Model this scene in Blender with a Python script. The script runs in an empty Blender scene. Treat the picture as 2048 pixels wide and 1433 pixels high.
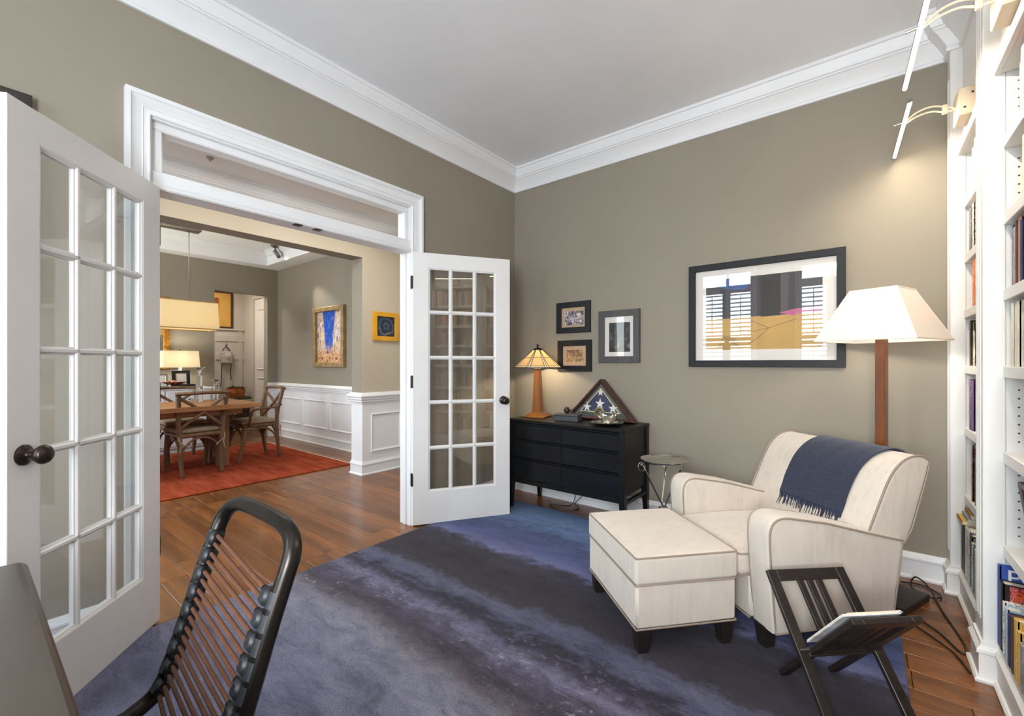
import bpy, bmesh, math, random
from mathutils import Vector, Matrix
PI = math.pi
SC = bpy.context.scene
COL = SC.collection
rnd = random.Random(7)

# ------------------------------------------------------------------ camera, world, lights, exposure
cam = bpy.data.objects.new('camera', bpy.data.cameras.new('camera'))
COL.objects.link(cam)
cam.location = (0, 0, 1.21)
cam.rotation_euler = (PI / 2, 0, math.radians(38.54))
cam.data.sensor_width = 36.0
cam.data.lens = 882.5 / 2048 * 36.0
cam.data.shift_y = 11.1 / 2048
cam.data.clip_start = 0.02
SC.camera = cam
SC.view_settings.view_transform = 'Standard'
SC.view_settings.look = 'None'
SC.view_settings.gamma = 1.0
SC.view_settings.use_curve_mapping = False
SC.view_settings.exposure = 0.06
SC.cycles.max_bounces = 10
SC.cycles.diffuse_bounces = 5
SC.cycles.glossy_bounces = 5
SC.cycles.transparent_max_bounces = 16
SC.cycles.transmission_bounces = 8
SC.cycles.sample_clamp_indirect = 6.0
SC.cycles.caustics_reflective = False
SC.cycles.caustics_refractive = False
SC.cycles.use_denoising = True

world = bpy.data.worlds.new('sky')
SC.world = world
world.use_nodes = True
wn = world.node_tree
sky = wn.nodes.new('ShaderNodeTexSky')
sky.sky_type = 'NISHITA'
sky.sun_disc = False
sky.sun_elevation = math.radians(48)
sky.sun_rotation = math.radians(200)
wn.links.new(sky.outputs[0], wn.nodes['Background'].inputs[0])
wn.nodes['Background'].inputs[1].default_value = 0.28


def light(name, kind, loc, power, color=(1, 1, 1), size=0.1, size_y=None, aim=None, spot=None, blend=0.4):
    d = bpy.data.lights.new(name, kind)
    d.energy = power
    d.color = color
    if kind == 'AREA':
        d.shape = 'RECTANGLE'
        d.size = size
        d.size_y = size_y or size
    else:
        d.shadow_soft_size = size
    if spot:
        d.spot_size = math.radians(spot)
        d.spot_blend = blend
    o = bpy.data.objects.new(name, d)
    COL.objects.link(o)
    o.location = loc
    if aim is not None:
        o.rotation_euler = (Vector(aim) - Vector(loc)).to_track_quat('-Z', 'Y').to_euler()
    return o


WARM = (1.0, 0.78, 0.52)
DAY = (0.80, 0.92, 1.0)
# daylight just outside each window, shining in through the shutters
light('daylight', 'AREA', (-1.86, -1.95, 1.9), 165, DAY, 1.3, 2.2, (-1.5, 3, 1.3))
light('daylight', 'AREA', (-0.38, -1.95, 1.9), 165, DAY, 1.3, 2.2, (-0.6, 3, 1.3))
light('daylight', 'AREA', (-3.5, -1.72, 1.5), 22, DAY, 0.9, 1.9, (-3.7, 3, 1.1))
light('daylight', 'AREA', (-6.1, -1.2, 1.6), 105, DAY, 1.6, 1.6, (-6.1, 3, 1.2))
# unseen fill lights added under the hall, dining tray and back room ceilings
light('hall_fill', 'AREA', (-3.35, 1.7, 2.76), 38, (1.0, 0.97, 0.92), 0.8, 2.4, (-3.35, 1.7, 0))
light('dining_fill', 'AREA', (-5.5, 0.9, 2.95), 12, (1.0, 0.95, 0.86), 1.0, 1.0, (-5.6, 1.0, 0))
light('back_room_fill', 'AREA', (-8.5, 2.4, 2.7), 22, (1.0, 0.86, 0.7), 0.5, 0.5, (-8.5, 2.6, 0))
# general fill added behind the viewpoint: one aimed at the ceiling, one forward
light('ceiling_fill', 'AREA', (0.12, -1.3, 1.25), 48, (0.87, 0.94, 1.0), 0.5, 0.5, (-1.1, 1.9, 3.05))
light('front_fill', 'AREA', (0.22, -1.35, 1.7), 52, (0.95, 0.97, 1.0), 0.5, 1.0, (-1.0, 3.0, 0.9))

# ------------------------------------------------------------------ materials


def lin(c):
    r = []
    for v in c[:3]:
        v /= 255.0
        r.append(v / 12.92 if v <= 0.04045 else ((v + 0.055) / 1.055) ** 2.4)
    return (r[0], r[1], r[2], 1.0)


class N:
    """small node-tree helper"""

    def __init__(s, name):
        s.m = bpy.data.materials.new(name)
        s.m.use_nodes = True
        s.t = s.m.node_tree
        s.b = s.t.nodes['Principled BSDF']
        s.out = s.t.nodes['Material Output']

    def n(s, kind, **kw):
        nd = s.t.nodes.new('ShaderNode' + kind)
        for k, v in kw.items():
            if hasattr(nd, k):
                setattr(nd, k, v)
        return nd

    def l(s, a, b):
        s.t.links.new(a, b)

    def coords(s, scale=(1, 1, 1), kind='Object', rand=False, rot=(0, 0, 0)):
        tc = s.n('TexCoord')
        mp = s.n('Mapping')
        mp.inputs['Scale'].default_value = scale
        mp.inputs['Rotation'].default_value = rot
        s.l(tc.outputs[kind], mp.inputs['Vector'])
        if rand:
            oi = s.n('ObjectInfo')
            mu = s.n('VectorMath', operation='SCALE')
            mu.inputs[0].default_value = (13.7, 5.3, 9.1)
            s.l(oi.outputs['Random'], mu.inputs['Scale'])
            s.l(mu.outputs[0], mp.inputs['Location'])
        return mp.outputs[0]

    def noise(s, vec, scale=5, detail=3, rough=0.5, dist=0.0):
        nd = s.n('TexNoise')
        nd.inputs['Scale'].default_value = scale
        nd.inputs['Detail'].default_value = detail
        nd.inputs['Roughness'].default_value = rough
        nd.inputs['Distortion'].default_value = dist
        s.l(vec, nd.inputs['Vector'])
        return nd.outputs['Fac']

    def ramp(s, fac, stops, interp='LINEAR'):
        nd = s.n('ValToRGB')
        cr = nd.color_ramp
        cr.interpolation = interp
        while len(cr.elements) < len(stops):
            cr.elements.new(0.5)
        for e, (p, c) in zip(cr.elements, stops):
            e.position = p
            e.color = lin(c)
        s.l(fac, nd.inputs['Fac'])
        return nd.outputs['Color']

    def mix(s, fac, a, b, mode='MIX'):
        nd = s.n('MixRGB', blend_type=mode)
        for sock, v in ((nd.inputs[0], fac), (nd.inputs[1], a), (nd.inputs[2], b)):
            if isinstance(v, (int, float)):
                sock.default_value = v
            elif isinstance(v, tuple):
                sock.default_value = lin(v)
            else:
                s.l(v, sock)
        return nd.outputs[0]

    def math(s, op, a, b=0.0, clamp=False):
        nd = s.n('Math', operation=op)
        nd.use_clamp = clamp
        for sock, v in ((nd.inputs[0], a), (nd.inputs[1], b)):
            if isinstance(v, (int, float)):
                sock.default_value = v
            else:
                s.l(v, sock)
        return nd.outputs[0]

    def bump(s, height, strength=0.3, dist=0.01):
        nd = s.n('Bump')
        nd.inputs['Strength'].default_value = strength
        nd.inputs['Distance'].default_value = dist
        s.l(height, nd.inputs['Height'])
        s.l(nd.outputs[0], s.b.inputs['Normal'])

    def base(s, c):
        if isinstance(c, tuple):
            s.b.inputs['Base Color'].default_value = lin(c)
        else:
            s.l(c, s.b.inputs['Base Color'])

    def set(s, rough=0.5, metal=0.0, spec=0.5, coat=0.0, sheen=0.0):
        s.b.inputs['Roughness'].default_value = rough
        s.b.inputs['Metallic'].default_value = metal
        s.b.inputs['Specular IOR Level'].default_value = spec
        s.b.inputs['Coat Weight'].default_value = coat
        s.b.inputs['Sheen Weight'].default_value = sheen
        return s.m


def plain(name, c, rough=0.5, metal=0.0, var=0.06, scale=6, spec=0.5, bump=0.0, bscale=60, coat=0.0, sheen=0.0, bdist=0.002):
    x = N(name)
    v = x.coords(rand=True)
    f = x.noise(v, scale, 3)
    d = tuple(max(0, k * (1 - var)) for k in c)
    e = tuple(min(255, k * (1 + var)) for k in c)
    x.base(x.ramp(f, [(0.3, d), (0.7, e)]))
    if bump:
        x.bump(x.noise(v, bscale, 3), bump, bdist)
    return x.set(rough, metal, spec, coat, sheen)


def wood(name, dark, light_, axis='x', rough=0.4, scale=1.0, coat=0.0, spec=0.5, tint=0.0, bump=0.08):
    x = N(name)
    s = [14 * scale] * 3
    s['xyz'.index(axis)] = 1.2 * scale
    v = x.coords(tuple(s), rand=True)
    f1 = x.noise(v, 1.0, 5, 0.6, 0.8)
    f2 = x.noise(v, 5.0, 4, 0.7, 0.2)
    f = x.math('ADD', x.math('MULTIPLY', f1, 0.7), x.math('MULTIPLY', f2, 0.3))
    c = x.ramp(f, [(0.3, dark), (0.52, tuple((a + b) / 2 for a, b in zip(dark, light_))), (0.72, light_)])
    if tint:
        oi = x.n('ObjectInfo')
        g = x.math('ADD', x.math('MULTIPLY', oi.outputs['Random'], tint), 1 - tint / 2)
        hs = x.n('HueSaturation')
        x.l(g, hs.inputs['Value'])
        x.l(c, hs.inputs['Color'])
        c = hs.outputs[0]
    x.base(c)
    x.bump(f2, bump, 0.002)
    return x.set(rough, 0, spec, coat)


def emis(name, c, strength):
    x = N(name)
    x.base(c)
    x.b.inputs['Emission Color'].default_value = lin(c)
    x.b.inputs['Emission Strength'].default_value = strength
    return x.m


def glass(name, tint=(255, 255, 255), boost=1.0, rough=0.0):
    """thin pane: schlick reflection over clear transmission"""
    x = N(name)
    lw = x.n('LayerWeight')
    lw.inputs[0].default_value = 0.5
    p = x.math('POWER', lw.outputs['Facing'], 5.0)
    f = x.math('ADD', x.math('MULTIPLY', p, 0.9), 0.045 * boost, True)
    tr = x.n('BsdfTransparent')
    tr.inputs[0].default_value = lin(tint)
    gl = x.n('BsdfGlossy')
    gl.inputs['Roughness'].default_value = rough
    mx = x.n('MixShader')
    x.l(f, mx.inputs[0])
    x.l(tr.outputs[0], mx.inputs[1])
    x.l(gl.outputs[0], mx.inputs[2])
    x.l(mx.outputs[0], x.out.inputs[0])
    return x.m


def shade(name, c, trans=0.5):
    """lamp shade cloth: diffuse + translucent"""
    x = N(name)
    v = x.coords()
    f = x.noise(v, 220, 2)
    colr = x.ramp(f, [(0.2, tuple(k * 0.96 for k in c)), (0.8, c)])
    d = x.n('BsdfDiffuse')
    t = x.n('BsdfTranslucent')
    x.l(colr, d.inputs[0])
    x.l(colr, t.inputs[0])
    mx = x.n('MixShader')
    mx.inputs[0].default_value = trans
    x.l(d.outputs[0], mx.inputs[1])
    x.l(t.outputs[0], mx.inputs[2])
    x.l(mx.outputs[0], x.out.inputs[0])
    return x.m


def crystal(name):
    x = N(name)
    x.b.inputs['Base Color'].default_value = (1, 1, 1, 1)
    x.b.inputs['Transmission Weight'].default_value = 0.95
    x.b.inputs['IOR'].default_value = 1.45
    x.b.inputs['Roughness'].default_value = 0.02
    return x.m


TAUPE = plain('wall_taupe', (144, 136, 122), 0.85, var=0.012, scale=2, spec=0.25, bump=0.06, bscale=180)
HALLP = plain('wall_beige', (190, 178, 158), 0.85, var=0.012, scale=2, spec=0.25, bump=0.06, bscale=180)
PALE = plain('wall_pale', (200, 196, 190), 0.8, var=0.012, scale=2, spec=0.25)
CEIL = plain('ceiling_paint', (232, 233, 235), 0.9, var=0.01, scale=2, spec=0.2, bump=0.05, bscale=160)
WHITE = plain('white_trim_paint', (228, 228, 229), 0.42, var=0.012, scale=3, spec=0.4)
DOORW = plain('white_door_paint', (222, 220, 218), 0.4, var=0.012, scale=3, spec=0.4)
CREAMW = plain('white_bookcase_paint', (230, 228, 224), 0.42, var=0.012, scale=3, spec=0.4)
BRONZE = plain('oil_rubbed_bronze', (58, 48, 44), 0.32, 0.75, var=0.15, scale=20)
BLACKM = plain('black_metal', (24, 26, 29), 0.4, 0.5, var=0.1)
GLASS = glass('pane_glass', boost=1.4)
PGLASS = glass('picture_glass', boost=0.9)
PLANK = wood('walnut_plank', (84, 50, 25), (158, 100, 54), 'x', 0.3, 1.0, tint=0.38, coat=0.15)
OAKF = wood('brown_table_wood', (128, 84, 50), (196, 146, 100), 'y', 0.5)
CHAIRW = wood('weathered_oak', (84, 62, 44), (142, 108, 78), 'z', 0.55, tint=0.1)
CHERRY = wood('cherry_wood', (92, 48, 20), (142, 82, 38), 'z', 0.35, coat=0.2)
AMBER = wood('amber_oak', (112, 62, 20), (172, 106, 40), 'z', 0.35, coat=0.2)
BLACKW = wood('black_stained_wood', (9, 9, 10), (24, 23, 24), 'x', 0.36, 1.5, bump=0.03, spec=0.3)
BLACKD = wood('black_drawer_wood', (8, 10, 13), (20, 25, 30), 'x', 0.3, 1.5, bump=0.02, spec=0.35)
ESPR = wood('espresso_wood', (26, 21, 19), (50, 42, 37), 'x', 0.38, 1.6)
MAHOG = wood('mahogany', (44, 20, 18), (78, 40, 34), 'x', 0.35, 1.5)
DESK = plain('satin_desk', (66, 58, 50), 0.3, var=0.06, scale=3, spec=0.5, bump=0.02, bscale=200)
x = N('cream_suede')
v = x.coords((1, 1, 1))
n1 = x.noise(v, 5, 4, 0.6)
n2 = x.noise(x.coords((26, 26, 5)), 1.0, 4, 0.6, 0.8)
x.base(x.ramp(x.math('ADD', x.math('MULTIPLY', n1, 0.45), x.math('MULTIPLY', n2, 0.55)), [(0.34, (192, 181, 168)), (0.47, (203, 192, 179)), (0.66, (209, 198, 185))]))
x.bump(x.noise(v, 240, 2), 0.12, 0.001)
SUEDE = x.set(0.95, 0, 0.12, sheen=0.3)
PIPING = plain('taupe_piping', (150, 134, 120), 0.8, var=0.05)
NAVYW = plain('navy_wool', (48, 52, 68), 0.95, var=0.1, scale=90, spec=0.1, bump=0.3, bscale=260, sheen=0.2)
CHROME = plain('polished_silver', (226, 222, 214), 0.09, 1.0, var=0.03)
NICKEL = plain('brushed_nickel', (150, 148, 145), 0.3, 1.0, var=0.04)
CORD = plain('black_cord', (30, 25, 22), 0.5, var=0.05)
LINEN = plain('linen_cushion', (150, 136, 116), 0.95, var=0.06, scale=30, spec=0.1, bump=0.25, bscale=220)
GOLDF = plain('gilt_frame', (176, 122, 48), 0.35, 0.6, var=0.2, scale=25, bump=0.3, bscale=60)
MATW = plain('white_mat_board', (226, 220, 212), 0.8, var=0.01)
SLATEF = wood('slate_grey_frame', (58, 56, 58), (88, 85, 86), 'z', 0.5, 2)
BLUEBK = plain('blue_black_frame', (19, 22, 28), 0.5, var=0.08)
CHARF = plain('charcoal_frame', (27, 27, 30), 0.55, var=0.06, spec=0.3)
TUBE = plain('dark_chair_tube', (50, 46, 43), 0.3, 0.85, var=0.05)
CLIP = plain('black_clip_plastic', (27, 29, 32), 0.5, var=0.05)
BUNGEE = plain('brown_bungee', (88, 52, 33), 0.6, var=0.1, scale=60, bump=0.2, bscale=300)

# ------------------------------------------------------------------ mesh helpers


class MB:
    def __init__(s):
        s.v = []
        s.f = []
        s.mi = []

    def add(s, vs, fs, mat=0, M=None):
        o = len(s.v)
        for p in vs:
            s.v.append(tuple(M @ Vector(p)) if M else tuple(p))
        for f in fs:
            s.f.append([i + o for i in f])
            s.mi.append(mat)
        return s

    def box(s, x0, x1, y0, y1, z0, z1, bev=0.0, mat=0, M=None):
        if x0 > x1: x0, x1 = x1, x0
        if y0 > y1: y0, y1 = y1, y0
        if z0 > z1: z0, z1 = z1, z0
        if bev <= 0:
            vs = [(x, y, z) for x in (x0, x1) for y in (y0, y1) for z in (z0, z1)]
            fs = [(0, 1, 3, 2), (4, 6, 7, 5), (0, 4, 5, 1), (2, 3, 7, 6), (0, 2, 6, 4), (1, 5, 7, 3)]
            return s.add(vs, fs, mat, M)
        b = min(bev, (x1 - x0) / 2.01, (y1 - y0) / 2.01, (z1 - z0) / 2.01)
        c = ((x0, x1), (y0, y1), (z0, z1))
        vs, idx = [], {}
        for i in (0, 1):
            for j in (0, 1):
                for k in (0, 1):
                    p = [c[0][i], c[1][j], c[2][k]]
                    d = [b if not t else -b for t in (i, j, k)]
                    for a in range(3):
                        q = [p[n] + (0 if n == a else d[n]) for n in range(3)]
                        idx[(i, j, k, a)] = len(vs)
                        vs.append(tuple(q))
        fs = []
        for a in range(3):
            for e in (0, 1):
                o = [n for n in range(3) if n != a]
                ring = []
                for (u, w) in ((0, 0), (1, 0), (1, 1), (0, 1)):
                    t = [0, 0, 0]
                    t[a] = e
                    t[o[0]] = u
                    t[o[1]] = w
                    ring.append(idx[(*t, a)])
                if (e == 1) != (a != 1):
                    ring.reverse()
                fs.append(ring)
        for a in range(3):
            o = [n for n in range(3) if n != a]
            for u in (0, 1):
                for w in (0, 1):
                    t0 = [0, 0, 0]; t1 = [0, 0, 0]
                    t0[a] = 0; t1[a] = 1
                    t0[o[0]] = t1[o[0]] = u
                    t0[o[1]] = t1[o[1]] = w
                    q = [idx[(*t0, o[0])], idx[(*t1, o[0])], idx[(*t1, o[1])], idx[(*t0, o[1])]]
                    fs.append(q)
        for i in (0, 1):
            for j in (0, 1):
                for k in (0, 1):
                    fs.append([idx[(i, j, k, 0)], idx[(i, j, k, 1)], idx[(i, j, k, 2)]])
        return s.add(vs, fs, mat, M)

    def tube(s, pts, r, seg=10, closed=False, mat=0, cap=True, M=None, flat=1.0):
        P = [Vector(p) for p in pts]
        n = len(P)
        R = r if isinstance(r, (list, tuple)) else [r] * n
        T = []
        for i in range(n):
            if closed:
                t = P[(i + 1) % n] - P[i - 1]
            else:
                t = P[min(i + 1, n - 1)] - P[max(i - 1, 0)]
            T.append(t.normalized() if t.length > 1e-9 else Vector((0, 0, 1)))
        up = Vector((0, 0, 1)) if abs(T[0].z) < 0.9 else Vector((1, 0, 0))
        nrm = (up - T[0] * up.dot(T[0])).normalized()
        vs, fs = [], []
        for i in range(n):
            if i:
                nrm = (nrm - T[i] * nrm.dot(T[i]))
                nrm = nrm.normalized() if nrm.length > 1e-6 else T[i].orthogonal().normalized()
            bi = T[i].cross(nrm)
            for k in range(seg):
                a = 2 * PI * k / seg
                vs.append(P[i] + (nrm * math.cos(a) * flat + bi * math.sin(a)) * R[i])
        m = n if closed else n - 1
        for i in range(m):
            j = (i + 1) % n
            for k in range(seg):
                k2 = (k + 1) % seg
                fs.append((i * seg + k, i * seg + k2, j * seg + k2, j * seg + k))
        if cap and not closed:
            fs.append(tuple(reversed(range(seg))))
            fs.append(tuple(range((n - 1) * seg, n * seg)))
        return s.add(vs, fs, mat, M)

    def lathe(s, prof, seg=20, c=(0, 0, 0), mat=0, M=None, rot=0.0):
        vs, fs = [], []
        for (r, z) in prof:
            for k in range(seg):
                a = 2 * PI * k / seg + rot
                vs.append((c[0] + r * math.cos(a), c[1] + r * math.sin(a), c[2] + z))
        for i in range(len(prof) - 1):
            for k in range(seg):
                k2 = (k + 1) % seg
                fs.append((i * seg + k, i * seg + k2, (i + 1) * seg + k2, (i + 1) * seg + k))
        if prof[0][0] > 1e-6:
            fs.append(tuple(reversed(range(seg))))
        if prof[-1][0] > 1e-6:
            fs.append(tuple(range((len(prof) - 1) * seg, len(prof) * seg)))
        return s.add(vs, fs, mat, M)

    def prism(s, poly, h0, h1, M=None, mat=0):
        """polygon in local xy extruded along z"""
        n = len(poly)
        vs = [(x, y, h0) for x, y in poly] + [(x, y, h1) for x, y in poly]
        fs = [tuple(reversed(range(n))), tuple(range(n, 2 * n))]
        for i in range(n):
            j = (i + 1) % n
            fs.append((i, j, n + j, n + i))
        return s.add(vs, fs, mat, M)

    def mould(s, prof, path, closed=False, M=None, mat=0):
        """sweep a profile of (offset to the left, height) along a plan polyline with mitres"""
        P = [Vector((p[0], p[1])) for p in path]
        n = len(P)
        offs = []
        for i in range(n):
            def nl(a, b):
                d = (b - a).normalized()
                return Vector((-d.y, d.x))
            if closed:
                n1, n2 = nl(P[i - 1], P[i]), nl(P[i], P[(i + 1) % n])
            elif i == 0:
                n1 = n2 = nl(P[0], P[1])
            elif i == n - 1:
                n1 = n2 = nl(P[-2], P[-1])
            else:
                n1, n2 = nl(P[i - 1], P[i]), nl(P[i], P[i + 1])
            m = n1 + n2
            m = m / max(0.2, m.dot(n1)) if m.length > 1e-6 else n1
            offs.append(m)
        k = len(prof)
        vs, fs = [], []
        for i in range(n):
            for (d, z) in prof:
                q = P[i] + offs[i] * d
                vs.append((q.x, q.y, z))
        for i in range(n if closed else n - 1):
            j = (i + 1) % n
            for a in range(k):
                b = (a + 1) % k
                fs.append((i * k + a, j * k + a, j * k + b, i * k + b))
        if not closed:
            fs.append(tuple(range(k)))
            fs.append(tuple(reversed(range((n - 1) * k, n * k))))
        return s.add(vs, fs, mat, M)

    def grid(s, fn, nu, nv, mat=0, thick=None, M=None):
        vs, fs = [], []
        for i in range(nu + 1):
            for j in range(nv + 1):
                vs.append(tuple(fn(i / nu, j / nv)))
        w = nv + 1
        for i in range(nu):
            for j in range(nv):
                fs.append((i * w + j, (i + 1) * w + j, (i + 1) * w + j + 1, i * w + j + 1))
        return s.add(vs, fs, mat, M)

    def build(s, name, mat, parent=None, smooth=None, loc=None, rz=None):
        me = bpy.data.meshes.new(name)
        me.from_pydata(s.v, [], s.f)
        mats = mat if isinstance(mat, (list, tuple)) else [mat]
        for m in mats:
            me.materials.append(m)
        if len(mats) > 1:
            me.polygons.foreach_set('material_index', s.mi)
        bm = bmesh.new()
        bm.from_mesh(me)
        bmesh.ops.recalc_face_normals(bm, faces=bm.faces)
        bm.to_mesh(me)
        bm.free()
        if smooth:
            me.polygons.foreach_set('use_smooth', [True] * len(me.polygons))
            me.set_sharp_from_angle(angle=math.radians(smooth))
        me.update()
        o = bpy.data.objects.new(name, me)
        COL.objects.link(o)
        if parent:
            o.parent = parent
        if loc: o.location = loc
        if rz is not None: o.rotation_euler = (0, 0, rz)
        return o


def tag(o, label, cat, group=None, kind=None):
    o['label'] = label
    o['category'] = cat
    if group: o['group'] = group
    if kind: o['kind'] = kind
    return o


def thing(name, label, cat, loc=(0, 0, 0), rz=0.0, group=None):
    o = bpy.data.objects.new(name, None)
    o.empty_display_size = 0.05
    COL.objects.link(o)
    o.location = loc
    o.rotation_euler = (0, 0, rz)
    return tag(o, label, cat, group)


def struct(o):
    o['kind'] = 'structure'
    return o


def dup(root, loc, rz, label):
    r = root.copy()
    COL.objects.link(r)
    r.location = loc
    r.rotation_euler = (0, 0, rz)
    r['label'] = label
    for ch in list(root.children):
        c = ch.copy()
        COL.objects.link(c)
        c.parent = r
        for g in ch.children:
            d = g.copy()
            COL.objects.link(d)
            d.parent = c
    return r


def child_copy(o, loc=None, parent=None, rot=None, scale=None):
    c = o.copy()
    COL.objects.link(c)
    if parent: c.parent = parent
    if loc is not None: c.location = loc
    if rot is not None: c.rotation_euler = rot
    if scale is not None: c.scale = scale
    return c


def spline(pts, sub=6, closed=False):
    P = [Vector(p) for p in pts]
    n = len(P)
    out = []
    rng = n if closed else n - 1
    for i in range(rng):
        p0 = P[i - 1] if (closed or i > 0) else P[0] * 2 - P[1]
        p1, p2 = P[i], P[(i + 1) % n]
        p3 = P[(i + 2) % n] if (closed or i + 2 < n) else P[-1] * 2 - P[-2]
        for k in range(sub):
            t = k / sub
            out.append(0.5 * ((2 * p1) + (p2 - p0) * t + (2 * p0 - 5 * p1 + 4 * p2 - p3) * t * t + (3 * p1 - p0 - 3 * p2 + p3) * t ** 3))
    if not closed:
        out.append(P[-1])
    return out


def roundpath(pts, r, seg=5):
    """polyline with filleted corners"""
    P = [Vector(p) for p in pts]
    out = [P[0]]
    for i in range(1, len(P) - 1):
        a, b, c = P[i - 1], P[i], P[i + 1]
        u, w = (a - b), (c - b)
        rr = min(r, u.length * 0.49, w.length * 0.49)
        s, e = b + u.normalized() * rr, b + w.normalized() * rr
        for k in range(seg + 1):
            t = k / seg
            out.append((1 - t) ** 2 * s + 2 * t * (1 - t) * b + t * t * e)
    out.append(P[-1])
    return out


def MX(ex, ey, ez, o):
    """matrix from local axes and origin"""
    m = Matrix.Identity(4)
    for i, a in enumerate((ex, ey, ez)):
        for k in range(3):
            m[k][i] = a[k]
    for k in range(3):
        m[k][3] = o[k]
    return m


# world constants (metres): camera at the origin, +y towards the picture wall, -x towards the dining room
XA, YB, XC = -2.645, 3.36, 0.72
YW = -1.6
HC = 3.05
XH0, XH1 = -4.23, -4.43          # arch wall
XD = -7.73                       # far dining wall
XR = -9.3                        # far wall of the back room

# ------------------------------------------------------------------ the setting: floor
slab = MB()
slab.box(XR - 0.2, XC + 0.1, YW - 0.2, 5.0, -0.12, -0.014)
slab.box(XR - 0.2, XD, 1.4, 3.6, -0.014, -0.001)
slab.box(XH0, XA - 0.1, YB, 3.7, -0.014, -0.001)
floor = struct(slab.build('floor', plain('subfloor', (92, 62, 42), 0.5)))
PW, PL = 0.127, 1.36
pb = MB()
pb.box(0, PL, 0, PW - 0.0014, -0.012, 0.0, 0.0022)
plank0 = None
hid = MB()
r2 = random.Random(3)


def plank_row(y, xa, xb):
    global plank0
    x = xa - r2.uniform(0, PL)
    while x < xb:
        a, b = max(x, xa), min(x + PL, xb)
        L = b - a - 0.0014
        x += PL
        if L < 0.12:
            hid.box(a, b - 0.001, y, y + PW - 0.0014, -0.012, 0, 0.0022)
            continue
        if plank0 is None:
            plank0 = pb.build('plank', PLANK, floor)
            o = plank0
        else:
            o = child_copy(plank0, parent=floor)
        o.location = (a, y, 0)
        o.scale = (L / PL, 1, 1)


ny = int((YB - YW) / PW) + 1
for i in range(ny):
    y = YB - (i + 1) * PW
    if y > -0.9:
        plank_row(y, XH1, 0.42)
        if y > 0.6:
            plank_row(y, XD, XH1)
        else:
            for k in range(3):
                hid.box(XD + k * 1.1, XD + k * 1.1 + 1.0986, y, y + PW - 0.0014, -0.012, 0, 0.0022)
    else:
        for k in range(7):
            hid.box(XD + k * 1.164, XD + k * 1.164 + 1.1626, y, y + PW - 0.0014, -0.012, 0, 0.0022)
ho = hid.build('plank', PLANK, floor)
ho['kind'] = 'stuff'

# walls
w = MB()
w.box(XA - 0.12, XA, YW, 0.56, 0, HC)
w.box(XA - 0.12, XA, 2.117, YB, 0, HC)
w.box(XA - 0.12, XA, 0.56, 2.117, 2.392, HC)
struct(w.build('wall_left', TAUPE))
w = MB()
w.box(XA - 0.12, XC + 0.1, YB, YB + 0.12, 0, HC)
struct(w.build('wall_back', TAUPE))
w = MB()
w.box(XC, XC + 0.1, YW, YB, 0, HC)
struct(w.build('wall_right', TAUPE))
WIN = [(-2.33, -1.39), (-0.85, 0.09)]
WZ0, WZ1 = 0.55, 2.84
w = MB()
xs = [XA] + [v for p in WIN for v in p] + [XC]
for i in range(0, len(xs), 2):
    w.box(xs[i], xs[i + 1], YW - 0.15, YW, 0, HC)
for a, b in WIN:
    w.box(a, b, YW - 0.15, YW, 0, WZ0)
    w.box(a, b, YW - 0.15, YW, WZ1, HC)
struct(w.build('wall_front', TAUPE))
w = MB()                                     # arch wall between hall and dining room
w.box(XH1, XH0, 2.72, YB + 0.34, 0, 2.9)
w.box(XH1, XH0, YW, 2.72, 2.355, HC)
w.box(XH1, XH0, 2.72, YB + 0.34, 2.9, HC)
w.box(XH1, XH0, YW, -0.45, 0, 2.355)
struct(w.build('wall_hall', [HALLP]))
w = MB()
w.box(XH1 - 0.0015, XH1, 2.7205, YB, 0.1, 3.0)
w.box(XH1, XH0 - 0.004, 2.7185, 2.72, 0.1, 2.355)
w.box(XH1 + 0.001, XH0 - 0.001, -0.45, 2.719, 2.3535, 2.355)
struct(w.build('wall_arch', TAUPE))
w = MB()
w.box(XH0, XA - 0.12, 3.7, 3.8, 0, HC)
struct(w.build('wall_hall_end', HALLP))
w = MB()                                     # hall front wall with the entry sidelight opening
w.box(XH0, -3.95, YW - 0.1, YW, 0, HC)
w.box(-3.05, XA - 0.12, YW - 0.1, YW, 0, HC)
w.box(-3.95, -3.05, YW - 0.1, YW, 2.5, HC)
w.box(-3.95, -3.05, YW - 0.1, YW, 0, 0.5)
struct(w.build('wall_hall_front', HALLP))
w = MB()
w.box(XD - 0.14, XH1, YB, YB + 0.12, 0, HC)
struct(w.build('wall_dining_right', TAUPE))
w = MB()
w.box(XD - 0.14, XH1, -1.1, -1.0, 0, 0.8)
w.box(XD - 0.14, XH1, -1.1, -1.0, 2.4, HC)
w.box(XD - 0.14, -6.9, -1.1, -1.0, 0.8, 2.4)
w.box(-5.3, XH1, -1.1, -1.0, 0.8, 2.4)
struct(w.build('wall_dining_left', TAUPE))
w = MB()
w.box(XD - 0.14, XD, -1.0, 2.433, 0, HC)
w.box(XD - 0.14, XD, 3.197, YB, 0, HC)
w.box(XD - 0.14, XD, 2.433, 3.197, 2.335, HC)
struct(w.build('wall_dining_back', TAUPE))
w = MB()
w.box(XR - 0.1, XR, 1.3, 3.55, 0, 2.8)
w.box(XR, XD - 0.14, 1.3, 1.4, 0, 2.8)
w.box(XR, -8.86, 3.42, 3.52, 0, 2.8)
w.box(-8.2, XD - 0.14, 3.42, 3.52, 0, 2.8)
w.box(-8.86, -8.2, 3.42, 3.52, 2.4, 2.8)
struct(w.build('wall_back_room', PALE))

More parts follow.
